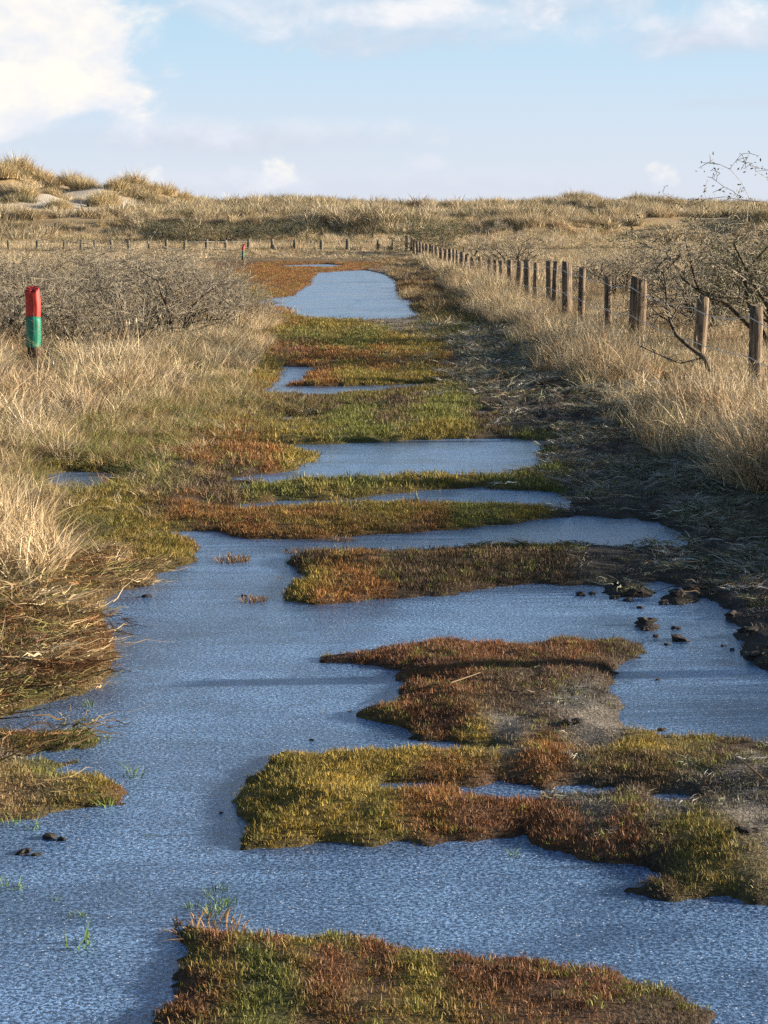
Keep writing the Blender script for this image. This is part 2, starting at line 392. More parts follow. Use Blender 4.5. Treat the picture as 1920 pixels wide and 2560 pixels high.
# ground colour zones: (px, py, kind) control points
TURF = dict(red=(0.215, 0.102, 0.048), rust=(0.28, 0.135, 0.045), olive=(0.255, 0.195, 0.045), yell=(0.33, 0.235, 0.05), green=(0.175, 0.178, 0.045),
            mud=(0.045, 0.038, 0.033), frost=(0.125, 0.112, 0.098), sandy=(0.21, 0.18, 0.145), litter=(0.34, 0.23, 0.11), dull=(0.125, 0.085, 0.05))
TURFN = list(TURF)
ZONES = [
    (430, 2540, 'red'), (520, 2400, 'red'), (600, 2460, 'green'), (700, 2380, 'red'), (760, 2430, 'olive'), (840, 2440, 'green'), (950, 2500, 'red'), (1000, 2400, 'red'), (1200, 2480, 'red'), (1050, 2545, 'olive'),
    (1500, 2500, 'red'), (450, 2480, 'olive'), (620, 2560, 'green'), (1700, 2560, 'dull'), (800, 2520, 'red'), (900, 2380, 'red'), (1350, 2450, 'red'),
    (620, 2080, 'yell'), (700, 1920, 'yell'), (720, 2030, 'olive'), (760, 2090, 'yell'), (850, 1930, 'yell'), (860, 2040, 'yell'), (1000, 1920, 'yell'), (960, 2070, 'olive'), (1100, 2030, 'rust'), (1250, 2070, 'red'),
    (1200, 1910, 'yell'), (1400, 1920, 'rust'), (1350, 2030, 'red'), (1600, 1890, 'yell'), (1800, 1880, 'olive'), (1600, 1960, 'dull'), (1850, 1960, 'dull'), (1500, 2040, 'frost'), (1700, 2060, 'frost'), (1880, 2060, 'frost'),
    (1400, 2110, 'red'), (1570, 2150, 'red'), (1700, 2130, 'frost'), (1720, 2180, 'olive'), (1880, 2150, 'sandy'), (1850, 2220, 'olive'), (1650, 2230, 'dull'), (1300, 1845, 'sandy'), (1520, 1830, 'sandy'),
    (1000, 1640, 'red'), (1200, 1660, 'red'), (1400, 1640, 'red'), (1560, 1630, 'dull'), (1100, 1760, 'red'), (1300, 1780, 'dull'), (1480, 1760, 'frost'), (1100, 1830, 'red'), (860, 1650, 'red'),
    (760, 1490, 'yell'), (900, 1480, 'rust'), (1050, 1470, 'dull'), (760, 1400, 'dull'), (1000, 1420, 'dull'), (1300, 1420, 'dull'), (1550, 1410, 'mud'), (1700, 1430, 'mud'), (1570, 1480, 'mud'), (1700, 1500, 'mud'), (1620, 1564, 'mud'),
    (450, 1300, 'rust'), (620, 1300, 'rust'), (800, 1290, 'olive'), (1000, 1285, 'olive'), (1200, 1285, 'green'), (1350, 1285, 'olive'), (800, 1340, 'rust'), (1050, 1315, 'rust'),
    (700, 1240, 'green'), (900, 1215, 'green'), (1080, 1205, 'olive'), (560, 1245, 'dull'), (450, 1200, 'mud'), (400, 1240, 'dull'), (640, 1150, 'rust'), (480, 1150, 'rust'), (560, 1185, 'dull'), (740, 1140, 'olive'),
    (200, 1150, 'olive'), (330, 1140, 'green'), (400, 1110, 'green'), (300, 1250, 'olive'), (250, 1330, 'olive'), (400, 1380, 'olive'), (150, 1400, 'olive'), (350, 1430, 'litter'), (200, 1480, 'litter'), (100, 1600, 'litter'), (220, 1630, 'rust'),
    (50, 1740, 'litter'), (180, 1700, 'litter'), (60, 1860, 'olive'), (170, 1860, 'green'), (50, 1980, 'green'), (220, 2000, 'olive'), (20, 2040, 'litter'), (280, 2000, 'rust'), (30, 1920, 'sandy'),
    (700, 1080, 'olive'), (900, 1080, 'green'), (1100, 1080, 'olive'), (850, 1050, 'green'), (1100, 1045, 'green'), (560, 1060, 'olive'), (560, 1100, 'rust'), (800, 1025, 'dull'), (1000, 1015, 'dull'), (1150, 1010, 'green'), (700, 1020, 'dull'),
    (650, 1010, 'olive'), (760, 955, 'rust'), (900, 940, 'olive'), (800, 900, 'rust'), (950, 890, 'rust'), (1100, 910, 'rust'), (1080, 940, 'olive'), (740, 880, 'red'), (680, 920, 'olive'), (1050, 870, 'olive'), (1180, 890, 'frost'), (1200, 950, 'frost'),
    (760, 840, 'green'), (900, 850, 'green'), (1000, 850, 'yell'), (850, 825, 'olive'), (720, 800, 'rust'), (700, 770, 'rust'), (760, 810, 'olive'), (1000, 812, 'sandy'), (1080, 815, 'sandy'), (1160, 820, 'green'), (1220, 805, 'green'), (1230, 840, 'frost'), (1100, 800, 'olive'),
    (700, 720, 'rust'), (640, 735, 'olive'), (740, 700, 'rust'), (760, 680, 'rust'), (1020, 730, 'rust'), (1060, 745, 'dull'), (1080, 760, 'dull'), (1000, 700, 'dull'), (960, 680, 'sandy'), (900, 670, 'rust'), (1050, 720, 'rust'), (1120, 780, 'dull'),
    (1330, 1000, 'mud'), (1400, 1060, 'mud'), (1300, 1070, 'mud'), (1450, 1110, 'frost'), (1420, 1180, 'frost'), (1350, 1170, 'green'), (1500, 1170, 'mud'), (1600, 1180, 'frost'), (1500, 1240, 'frost'), (1400, 1210, 'green'), (1700, 1240, 'frost'), (1480, 1275, 'mud'), (1650, 1290, 'mud'),
    (1250, 960, 'frost'), (1300, 930, 'frost'), (1800, 1320, 'frost'), (1880, 1400, 'frost'), (1780, 1400, 'mud'), (1850, 1480, 'frost'), (1900, 1550, 'mud'), (1800, 1490, 'mud'), (1890, 1640, 'mud'), (1250, 900, 'frost'), (1270, 1010, 'mud'), (1230, 1050, 'dull'), (1320, 1130, 'green'),
]

# ------------------------------------------------------------------ the ground
def axis(lo, hi, fine, step, grow):
    a = [0.0]
    while a[-1] < hi:
        a.append(a[-1] + (step if a[-1] < fine else step + (a[-1] - fine) * grow))
    b = [0.0]
    while b[-1] < -lo:
        b.append(b[-1] + (step if b[-1] < fine else step + (b[-1] - fine) * grow))
    return np.array([-v for v in b[:0:-1]] + a)
gx = axis(-3200, 3200, 3.4, 0.035, 0.075)
ys = [3.9]
while ys[-1] < 3600: ys.append(ys[-1] + (0.0052 * ys[-1] if ys[-1] < 130 else 0.011 * ys[-1] if ys[-1] < 300 else 0.12 * ys[-1]))
yb = [3.9]
while yb[-1] > -60: yb.append(yb[-1] - (0.06 + 0.2 * (3.9 - yb[-1])))
gy = np.array(yb[:0:-1] + ys)
GX, GY = np.meshgrid(gx, gy)
X, Y = GX.ravel(), GY.ravel()
P = np.stack([X, Y], 1)

near = (np.abs(X) < 9) & (Y > 3) & (Y < 112)
wat = np.full(len(X), -9.0); Pn = P[near]
wn_ = np.full(len(Pn), -9.0)
for p in WATER: wn_ = np.maximum(wn_, -sdf(Pn, p))
for p in LAND: wn_ = np.minimum(wn_, sdf(Pn, p))
for p in INNER: wn_ = np.maximum(wn_, -sdf(Pn, p))
lx, ly = Pn[:, 0], Pn[:, 1]
wn_ = wn_ + (fbm(lx * 22, ly * 16, 5, 3) - 0.5) * 0.07 + (fbm(lx * 7, ly * 4.5, 3, 4) - 0.5) * np.interp(ly, [5, 12, 30, 90], [0.17, 0.18, 0.22, 0.5])
wn_ = wn_ + np.where(wn_ > -0.5, np.interp(ly, [13.6, 14.2, 20, 40, 90], [0, 0.035, 0.05, 0.12, 0.25]), 0)
wat[near] = wn_

sR = X - right_edge(Y); sL = left_edge(Y) - X
bank = np.maximum(sstep(-0.5, 1.6, sR), sstep(-0.5, 1.6, sL))
bank = np.where(Y > 98, 1.0, bank)
Z = np.where(wat > 0, -0.006 - 0.07 * (1 - np.exp(-np.maximum(wat, 0) / 0.12)), 0.004 + 0.05 * (1 - np.exp(-np.maximum(-wat, 0) / 0.14)))
land = wat < 0
Z = Z + land * ((fbm(X * 1.7, Y * 1.2, 11) - 0.45) * 0.07 * np.clip(-wat / 0.3, 0, 1) + (fbm(X * 9, Y * 9, 12) - 0.5) * 0.025 * np.clip(-wat / 0.1, 0, 1))
# rough trodden mud along the right of the track
mudstrip = sstep(-1.1, -0.4, sR) * (1 - sstep(0.2, 0.9, sR)) * (Y < 45)
Z = Z + land * mudstrip * (fbm(X * 14, Y * 10, 15) - 0.45) * 0.11 * np.clip(-wat / 0.12, 0, 1)
Z = Z + bank * (0.05 + (fbm(X * 0.5, Y * 0.4, 21) - 0.4) * 0.14)
Z = Z + sstep(100, 122, Y) * 0.15
# dunes
A = X / np.maximum(Y, 30)                 # bearing of the dune belt's plan
hum = fbm(X * 0.11, Y * 0.05, 31, 5) - 0.5
scarp_y = 150 + 26 * (fbm(X * 0.035, X * 0.0 + 2, 33) - 0.5) + 0.12 * X
Z = Z + 1.0 * sstep(scarp_y - 18, scarp_y + 10, Y) + 0.9 * sstep(scarp_y - 0.9, scarp_y + 0.8, Y)
ridge = 1.6 + 1.3 * sstep(-0.085, -0.150, A) + 0.8 * sstep(-0.155, -0.185, A) - 0.35 * sstep(0.08, 0.2, A)
ridge = ridge + 2.0 * sstep(-0.11, -0.17, A) * (fbm(X * 0.10, Y * 0.03, 35, 3) - 0.5)
Z = Z + sstep(178, 228, Y) * (1 - 0.8 * sstep(245, 330, Y)) * ridge
Z = Z + sstep(140, 185, Y) * (1 - sstep(240, 300, Y)) * hum * 2.2 + sstep(140, 185, Y) * (1 - sstep(240, 300, Y)) * (fbm(X * 0.4, Y * 0.2, 37, 3) - 0.5) * 0.8
for (hp, hd, hh, hr) in [(55, 214, 1.5, 3.4), (10, 210, 1.0, 3.0), (170, 216, 1.1, 2.4), (230, 211, 0.9, 2.0), (295, 212, 1.0, 2.2), (345, 217, 1.0, 2.4), (430, 220, 0.7, 2.8), (110, 202, 0.6, 2.2), (255, 198, 0.6, 2.0), (-60, 214, 1.2, 3.0)]:
    hx = (hp - CX) / FPX * hd
    Z = Z + hh * np.exp(-((X - hx) ** 2 + ((Y - hd) * 0.6) ** 2) / hr ** 2)
Z = np.where(Y > 330, Z * (1 - sstep(330, 800, Y)) - 0.4 * sstep(330, 800, Y), Z)

# colours
def zone_colour(x, y):
    yy = np.maximum(y, 3.0)
    u = CX + x / yy * FPX; v = HOR + EYE / yy * FPX
    sv = 2.4 / np.maximum((v - HOR) / 300.0, 0.25) ** 0.6
    u = u + (fbm(x * 3, y * 2, 41) - 0.5) * 160; v = v + (fbm(x * 3, y * 2, 42) - 0.5) * 160 / sv
    acc = np.zeros((len(x), 3)); wt = np.zeros(len(x)); kinds = np.zeros((len(x), len(TURFN)))
    for (px, py, k) in ZONES:
        d2 = ((u - px) ** 2 + ((v - py) * sv) ** 2) / 3600.0
        w = 1.0 / (d2 + 0.15) ** 2.2
        acc += w[:, None] * np.array(TURF[k]); wt += w; kinds[:, TURFN.index(k)] += w
    return acc / wt[:, None], kinds / wt[:, None]

TAN = np.array((0.30, 0.215, 0.115)); SAND = np.array((0.50, 0.44, 0.35))
col = np.tile(TAN * 0.55, (len(X), 1)).astype(float)
zc, zk = np.zeros((len(X), 3)), np.zeros((len(X), len(TURFN)))
zc[near], zk[near] = zone_colour(X[near], Y[near])
tr = (np.clip(1 - bank * 1.2, 0, 1) * near)[:, None]
soil = np.array((0.035, 0.028, 0.022))
bare = (zk[:, TURFN.index('mud')] + zk[:, TURFN.index('frost')] + zk[:, TURFN.index('sandy')])[:, None]
col = col * (1 - tr) + (zc * (0.45 + 0.5 * bare) + soil * 0.3) * tr
edge_mud = np.exp(-np.maximum(-wat, 0) / 0.05)[:, None] * land[:, None]
col = col * (1 - 0.75 * edge_mud) + soil * 0.75 * edge_mud
dune = sstep(170, 190, Y) * sstep(-0.07, -0.12, A)
blow = dune * sstep(0.42, 0.49, fbm(X * 0.13, Y * 0.06, 51, 4))
col = col * (1 - blow[:, None]) + SAND * blow[:, None]
far = sstep(125, 150, Y)[:, None]
col = col * (1 - far * (1 - blow[:, None])) + (TAN * 1.15) * far * (1 - blow[:, None])

ny, nx = GX.shape
idx = np.arange(ny * nx).reshape(ny, nx)
quads = np.stack([idx[:-1, :-1], idx[:-1, 1:], idx[1:, 1:], idx[1:, :-1]], -1).reshape(-1, 4)
me = mesh_np('ground', np.stack([X, Y, Z], 1), [quads], True, {'col': ('FLOAT_COLOR', np.concatenate([col, np.ones((len(X), 1))], 1))})
tag(link_mesh('ground', me, M['ground']), 'sandy track, its banks and the dune belt beyond', 'ground', kind='structure')

Zg, Wg, Bg, SBg = Z.reshape(ny, nx), wat.reshape(ny, nx), bank.reshape(ny, nx), blow.reshape(ny, nx)
def sample(F, x, y):
    x = np.atleast_1d(np.asarray(x, float)); y = np.atleast_1d(np.asarray(y, float))
    i = np.clip(np.searchsorted(gx, x) - 1, 0, nx - 2); j = np.clip(np.searchsorted(gy, y) - 1, 0, ny - 2)
    fx = np.clip((x - gx[i]) / (gx[i + 1] - gx[i]), 0, 1); fy = np.clip((y - gy[j]) / (gy[j + 1] - gy[j]), 0, 1)
    return (F[j, i] * (1 - fx) + F[j, i + 1] * fx) * (1 - fy) + (F[j + 1, i] * (1 - fx) + F[j + 1, i + 1] * fx) * fy
def gz(x, y): return float(sample(Zg, x, y)[0])

# ------------------------------------------------------------------ frozen water: three level sheets
def ice_sheet(name, label, y0, y1, x0, x1):
    n = 24
    xs, yy = np.linspace(x0, x1, n), np.linspace(y0, y1, n)
    gx_, gy_ = np.meshgrid(xs, yy)
    v = np.stack([gx_.ravel(), gy_.ravel(), np.zeros(n * n)], 1)
    k = np.arange(n * n).reshape(n, n)
    f = np.stack([k[:-1, :-1], k[:-1, 1:], k[1:, 1:], k[1:, :-1]], -1).reshape(-1, 4)
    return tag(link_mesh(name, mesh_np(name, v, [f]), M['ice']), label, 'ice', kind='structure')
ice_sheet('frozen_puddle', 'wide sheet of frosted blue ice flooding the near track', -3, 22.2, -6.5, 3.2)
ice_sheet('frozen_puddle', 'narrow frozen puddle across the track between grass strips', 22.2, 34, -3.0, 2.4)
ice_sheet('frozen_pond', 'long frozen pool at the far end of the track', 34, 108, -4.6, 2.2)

# ------------------------------------------------------------------ blades and tufts
def blades_mesh(name, n, rad, h, w, lean, seg=3, hvar=0.35, flat=0.0, seed=0, heads=0.0, dirbias=None, dome=0.0):
    g = np.random.default_rng(seed)
    r = rad * np.sqrt(g.random(n)); th = g.random(n) * 6.283
    bx, by = r * np.cos(th), r * np.sin(th)
    hh = h * (1 - hvar + 2 * hvar * g.random(n)) * (1 - dome * (r / max(rad, 1e-6)) ** 2)
    # direction each blade bends to: outward plus random
    da = th + g.normal(0, 0.9, n)
    if dirbias is not None: da = np.where(g.random(n) < 0.6, dirbias + g.normal(0, 0.5, n), da)
    ln = lean * (0.35 + 1.1 * g.random(n)) * (0.5 + 0.8 * r / max(rad, 1e-6))
    ww = w * (0.6 + 0.8 * g.random(n))
    fa = g.random(n) * 6.283
    px_, py_ = np.cos(fa), np.sin(fa)
    pz_ = g.normal(0, 0.9, n) if flat else np.zeros(n)
    t = np.linspace(0, 1, seg + 1)
    V = []; vs = 2 * seg + 1
    verts = np.zeros((n, vs, 3)); 
    for k, tk in enumerate(t):
        out = ln * hh * tk ** 1.7
        zz = hh * (tk - 0.42 * np.clip(ln, 0, 1.6) * tk ** 2.2) * (1 - flat) + flat * (0.01 + 0.03 * g.random(n))
        out = out + flat * hh * tk
        cx, cy = bx + np.cos(da) * out, by + np.sin(da) * out
        wk = ww * 0.5 * (1 - tk ** 1.6)
        if k < seg:
            verts[:, 2 * k] = np.stack([cx - px_ * wk, cy - py_ * wk, zz - pz_ * wk], 1)
            verts[:, 2 * k + 1] = np.stack([cx + px_ * wk, cy + py_ * wk, zz + pz_ * wk], 1)
        else: verts[:, 2 * seg] = np.stack([cx, cy, zz], 1)
    base = (np.arange(n) * vs)[:, None]
    q = np.concatenate([base + np.array([2 * k, 2 * k + 1, 2 * k + 3, 2 * k + 2]) for k in range(seg - 1)], 0) if seg > 1 else np.zeros((0, 4), int)
    tri = base + np.array([2 * seg - 2, 2 * seg - 1, 2 * seg])
    rnd = np.repeat(g.random(n), vs)
    vv = verts.reshape(-1, 3); faces = [f for f in (q, tri) if len(f)]
    if heads:
        m = int(n * heads); sel = g.choice(n, m, False); tips = verts[sel, 2 * seg]
        d = verts[sel, 2 * seg] - verts[sel, 2 * seg - 2]; d /= np.linalg.norm(d, axis=1)[:, None] + 1e-9
        L = 0.09 * h / 0.9; s = 0.007
        side = np.stack([-d[:, 1] - 0.3, d[:, 0], 0 * d[:, 0]], 1); side /= np.linalg.norm(side, axis=1)[:, None] + 1e-9
        hv = np.stack([tips - d * L * 0.4, tips + side * s, tips + d * L * 0.7, tips - side * s], 1)
        b0 = len(vv); vv = np.concatenate([vv, hv.reshape(-1, 3)]); faces.append(b0 + np.arange(m * 4).reshape(m, 4))
        rnd = np.concatenate([rnd, np.full(m * 4, 0.35)])
    return mesh_np(name, vv, faces, False, {'rnd': ('FLOAT', rnd)})

def proto_set(tagname, meshes):
    c = bpy.data.collections.new('source ' + tagname)
    for i, m in enumerate(meshes):
        m.materials.append(M['blades'])
        o = bpy.data.objects.new('%s_%02d' % (tagname, i), m); c.objects.link(o)
    return c, len(meshes)

PS = dict(
    turf=proto_set('turf', [blades_mesh('turf', 16, 0.045, 0.030, 0.0042, 0.5, 2, 0.4, seed=s) for s in range(6)]),
    midturf=proto_set('midturf', [blades_mesh('midturf', 40, 0.16, 0.045, 0.009, 0.6, 2, 0.4, seed=20 + s) for s in range(5)]),
    tan=proto_set('tan', [blades_mesh('tan', 50, 0.13, 0.42, 0.0092, 0.62, 4, 0.42, seed=40 + s) for s in range(6)]),
    stalk=proto_set('stalk', [blades_mesh('stalk', 18, 0.20, 0.80, 0.0085, 0.34, 4, 0.25, seed=60 + s, heads=0.6) for s in range(5)]),
    soft=proto_set('soft', [blades_mesh('soft', 70, 0.16, 0.20, 0.006, 1.1, 4, 0.4, seed=80 + s) for s in range(5)]),
    litter=proto_set('litter', [blades_mesh('litter', 40, 0.15, 0.10, 0.0042, 0.6, 4, 0.6, flat=0.74, seed=90 + s, dirbias=-0.35) for s in range(5)]),
    frost=proto_set('frost', [blades_mesh('frost', 30, 0.10, 0.07, 0.005, 0.8, 3, 0.5, flat=0.72, seed=100 + s) for s in range(5)]),
    field=proto_set('field', [blades_mesh('field', 90, 0.42, 0.50, 0.017, 0.55, 3, 0.35, seed=110 + s, dome=0.3) for s in range(6)]),
    tuss=proto_set('tuss', [blades_mesh('tuss', 210, 0.55, 0.75, 0.026, 0.75, 4, 0.3, seed=120 + s, dome=0.45) for s in range(6)]),
)

_ng = {}
def scatter_group(coll):
    if coll.name in _ng: return _ng[coll.name]
    ng = bpy.data.node_groups.new('scatter ' + coll.name, 'GeometryNodeTree')
    ng.interface.new_socket('Geometry', in_out='INPUT', socket_type='NodeSocketGeometry')
    ng.interface.new_socket('Geometry', in_out='OUTPUT', socket_type='NodeSocketGeometry')
    gi, go = ng.nodes.new('NodeGroupInput'), ng.nodes.new('NodeGroupOutput')
    ip = ng.nodes.new('GeometryNodeInstanceOnPoints'); ci = ng.nodes.new('GeometryNodeCollectionInfo')
    ci.inputs['Collection'].default_value = coll; ci.inputs['Separate Children'].default_value = True; ci.inputs['Reset Children'].default_value = True
    def na(name, typ):
        n = ng.nodes.new('GeometryNodeInputNamedAttribute'); n.data_type = typ; n.inputs['Name'].default_value = name
        return n.outputs['Attribute']
    ng.links.new(gi.outputs[0], ip.inputs['Points']); ng.links.new(ci.outputs[0], ip.inputs['Instance'])
    ip.inputs['Pick Instance'].default_value = True
    ng.links.new(na('pid', 'INT'), ip.inputs['Instance Index'])
    ng.links.new(na('rot', 'FLOAT_VECTOR'), ip.inputs['Rotation']); ng.links.new(na('scl', 'FLOAT_VECTOR'), ip.inputs['Scale'])
    ng.links.new(ip.outputs[0], go.inputs[0])
    _ng[coll.name] = ng
    return ng

def scatter(name, label, cat, pset, x, y, z, rot, scl, colr):
    coll, n = PS[pset]
    me = bpy.data.meshes.new(name); N = len(x)
    me.vertices.add(N); me.vertices.foreach_set('co', np.stack([x, y, z], 1).astype(np.float32).ravel())
    def put(k, typ, field, arr):
        a = me.attributes.new(k, typ, 'POINT'); a.data.foreach_set(field, arr.ravel())
    put('rot', 'FLOAT_VECTOR', 'vector', rot.astype(np.float32)); put('scl', 'FLOAT_VECTOR', 'vector', scl.astype(np.float32))
    put('pid', 'INT', 'value', rng.integers(0, n, N).astype(np.int32))
    put('col', 'FLOAT_COLOR', 'color', np.concatenate([colr, np.ones((N, 1))], 1).astype(np.float32))
    me.materials.append(M['blades'])
    o = link_mesh(name, me)
    md = o.modifiers.new('scatter', 'NODES'); md.node_group = scatter_group(coll)
    return tag(o, label, cat, kind='stuff')

def spots(y0, y1, dens, half=None, xlo=None, xhi=None):
    """random ground positions, dens(y) per square metre"""
    xs, ysl = [], []
    y = y0
    while y < y1:
        dy = min(max(0.25, 0.04 * y), y1 - y) + 1e-6
        lo = -(0.225 * y + 1.6) if xlo is None else xlo; hi = (0.225 * y + 1.6) if xhi is None else xhi
        n = rng.poisson(dens(y) * dy * (hi - lo))
        xs.append(rng.uniform(lo, hi, n)); ysl.append(rng.uniform(y, y + dy, n)); y += dy
    return np.concatenate(xs), np.concatenate(ysl)

def rots(n, tilt=0.12, lean=None):
    r = np.stack([rng.normal(0, tilt, n), rng.normal(0, tilt, n), rng.uniform(0, 6.283, n)], 1)
    return r
def tilt_rot(n, tx, ty, jit=0.1, spin=6.283):
    """tufts leaning towards (tx, ty): euler XYZ about world axes with random spin first"""
    from mathutils import Euler, Matrix
    return np.stack([rng.normal(0, jit, n) - ty, rng.normal(0, jit, n) + tx, rng.uniform(0, spin, n)], 1)
def s3(s, hs=None): 
    hs = s if hs is None else hs
    return np.stack([s, s, hs], 1)
def pick(cols, w, n):
    c = np.array(cols); return c[rng.choice(len(c), n, p=np.array(w) / sum(w))]

# --- short turf on the islands and track
def turf(y0, y1, dens, pset, base_scale, name, label):
    x, y = spots(y0, y1, dens, xlo=-max(3.0, 0.3 * y0) if y0 < 20 else -6.0, xhi=3.4)
    w = sample(Wg, x, y); b = sample(Bg, x, y)
    k = (w < np.where(rng.random(len(x)) < 0.22, 0.0 + rng.exponential(0.035, len(x)), -0.012)) & (b < 0.85)
    x, y, w, b = x[k], y[k], w[k], b[k]
    zc, zk = zone_colour(x, y)
    bare = zk[:, TURFN.index('mud')] * 0.92 + zk[:, TURFN.index('frost')] * np.where(y < 10, 0.4, 0.78) + zk[:, TURFN.index('sandy')] * 0.9
    gapn = sstep(0.30, 0.46, fbm(x * 5, y * 3.4, 63, 3))
    k = rng.random(len(x)) < np.clip(1 - bare, 0.04, 1) * (0.35 + 0.65 * gapn)
    x, y, w, zc, zk = x[k], y[k], w[k], zc[k], zk[k]; n = len(x)
    hue = fbm(x * 11, y * 8, 61)[:, None]
    c = zc * (0.6 + 0.8 * hue) * rng.uniform(0.65, 1.4, (n, 1))
    gm = (rng.random(n) < 0.06 + 0.2 * (fbm(x * 4, y * 3, 62) > 0.6))[:, None]
    c = np.where(gm, np.array((0.21, 0.215, 0.045)) * rng.uniform(0.7, 1.2, (n, 1)), c)
    s = base_scale * rng.uniform(0.7, 1.35, n) * np.clip(0.55 + (-w) / 0.12, 0.55, 1.0)
    scatter(name, label, 'turf', pset, x, y, np.maximum(sample(Zg, x, y) - 0.004, -0.008), tilt_rot(n, -0.12, 0.05, 0.22), s3(s, s * rng.uniform(0.7, 1.25, n)), c)
turf(4.2, 9.5, lambda y: 2700, 'turf', 0.56, 'turf', 'fine red-brown and olive turf on the nearest islands')
turf(9.5, 14, lambda y: 1500, 'turf', 0.78, 'turf', 'short rust and dark turf on the islands in the wide ice')
turf(14, 26, lambda y: 520, 'turf', 1.2, 'turf', 'short olive and rust turf across the middle of the track')
turf(26, 104, lambda y: 60 if y < 55 else 32, 'midturf', 0.85, 'turf', 'short turf round the far frozen pool')

# --- frosted low grass and litter on the shaded right strip
x, y = spots(6.0, 48, lambda y: 330 if y < 22 else 130, xlo=-0.5, xhi=4.2)
zc_, zk_ = zone_colour(x, y); w = sample(Wg, x, y); b = sample(Bg, x, y)
fr = (zk_[:, TURFN.index('frost')] * 0.9 + zk_[:, TURFN.index('mud')] * 0.12 + 0.5 * sstep(0.1, 0.5, b) * (x > 0)) * (0.12 + sstep(0.42, 0.56, fbm(x * 4, y * 2.6, 66, 3)))
k = (w < -0.02) & (rng.random(len(x)) < fr) & (b < 0.9)
x, y = x[k], y[k]; n = len(x)
c = pick([(0.30, 0.29, 0.25), (0.22, 0.22, 0.15), (0.17, 0.13, 0.085), (0.34, 0.34, 0.33), (0.12, 0.13, 0.07)], [2.5, 2.5, 3, 1.2, 1.5], n) * rng.uniform(0.6, 1.2, (n, 1))
scatter('frosted_grass', 'flattened frosted grass on the dark strip right of the ice', 'grass', 'frost', x, y, sample(Zg, x, y), rots(n, 0.15), s3(rng.uniform(0.5, 1.1, n) * np.where(y < 22, 1, 1.5) * np.where(y < 10, 0.42, 1)), c)

# --- tall dry grass on the banks
TANS = [(0.53, 0.42, 0.265), (0.62, 0.51, 0.345), (0.42, 0.31, 0.175), (0.33, 0.29, 0.14), (0.32, 0.19, 0.09)]
MARK = at(85, 925)
def bank_grass(y0, y1, dens, side, pset, hs, name, label, edge0=0.0, wt=(4, 3, 2.5, 1.2, 0.8), scale=1.0, maxoff=60):
    x, y = spots(y0, y1, dens)
    off = (x - right_edge(y)) if side > 0 else (left_edge(y) - x)
    off = off + (fbm(x * 1.3, y * 0.9, 71) - 0.5) * 1.1
    k = (off > edge0) & (off < maxoff) & (sample(Wg, x, y) < -0.05)
    patch = fbm(x * 0.9, y * 0.6, 72 + side, 3)
    k &= rng.random(len(x)) < np.clip(0.15 + 3.4 * (patch - 0.33), 0.08, 1.0)
    x, y, off, patch = x[k], y[k], off[k], patch[k]; n = len(x)
    grow = np.where(side > 0, 0.52 + 0.36 * sstep(edge0, edge0 + 0.7, off), 0.50 + 0.38 * sstep(edge0, edge0 + 0.8, off))
    s = scale * grow * rng.uniform(0.75, 1.25, n) * (0.7 + 0.65 * patch) * np.where(side > 0, (1 + 0.45 * (1 - sstep(15, 19, y))) * (1 - 0.48 * sstep(0.7, 1.5, off) * sstep(13, 16, y) * (1 - sstep(45, 60, y))), 1.0)
    mk = (np.abs(x - MARK[0] * y / MARK[1]) < 0.42) & (y < MARK[1] + 0.1) & (y > MARK[1] - 5.0); s = np.where(mk, s * 0.27, s)
    c = pick(TANS, wt, n) * rng.uniform(0.62, 1.25, (n, 1))
    warm = sstep(0.5, 0.7, fbm(x * 0.8, y * 0.5, 77))[:, None]
    c = c * (1 - 0.35 * warm) + np.array((0.36, 0.21, 0.09)) * 0.35 * warm
    lx = -0.22 * side * (1 - sstep(0, 1.2, off)) - 0.06
    scatter(name, label, 'grass', pset, x, y, sample(Zg, x, y) - 0.01, tilt_rot(n, lx, -0.03, 0.16), s3(np.where(mk, s * 1.6, np.maximum(s, 0.55 * scale)), s * hs), c)
bank_grass(5.0, 30, lambda y: 40, 1, 'tan', 1.0, 'dry_grass', 'dense dry grass on the right bank below the wire fence', 0.05)
bank_grass(30, 62, lambda y: 30, 1, 'tan', 1.0, 'dry_grass', 'dry grass along the fence towards the frozen pool', 0.1, scale=1.15)
bank_grass(6.0, 62, lambda y: 6.5, 1, 'stalk', 1.0, 'grass_stalks', 'tall thin seed stalks standing in the right bank grass', 0.5, (2, 5, 1, 1, 0.3))
bank_grass(13.5, 34, lambda y: 46, -1, 'tan', 0.74, 'dry_grass', 'pale dry grass on the left bank below the thorn bushes', 0.05, (4, 4, 2, 1.6, 0.6))
bank_grass(34, 62, lambda y: 30, -1, 'tan', 1.0, 'dry_grass', 'dry grass behind the left thorn bushes', 0.1, scale=1.15)
bank_grass(19, 62, lambda y: 3.0, -1, 'stalk', 0.8, 'grass_stalks', 'thin seed stalks standing round the red and green post', 0.6, (2, 5, 1, 1, 0.3))

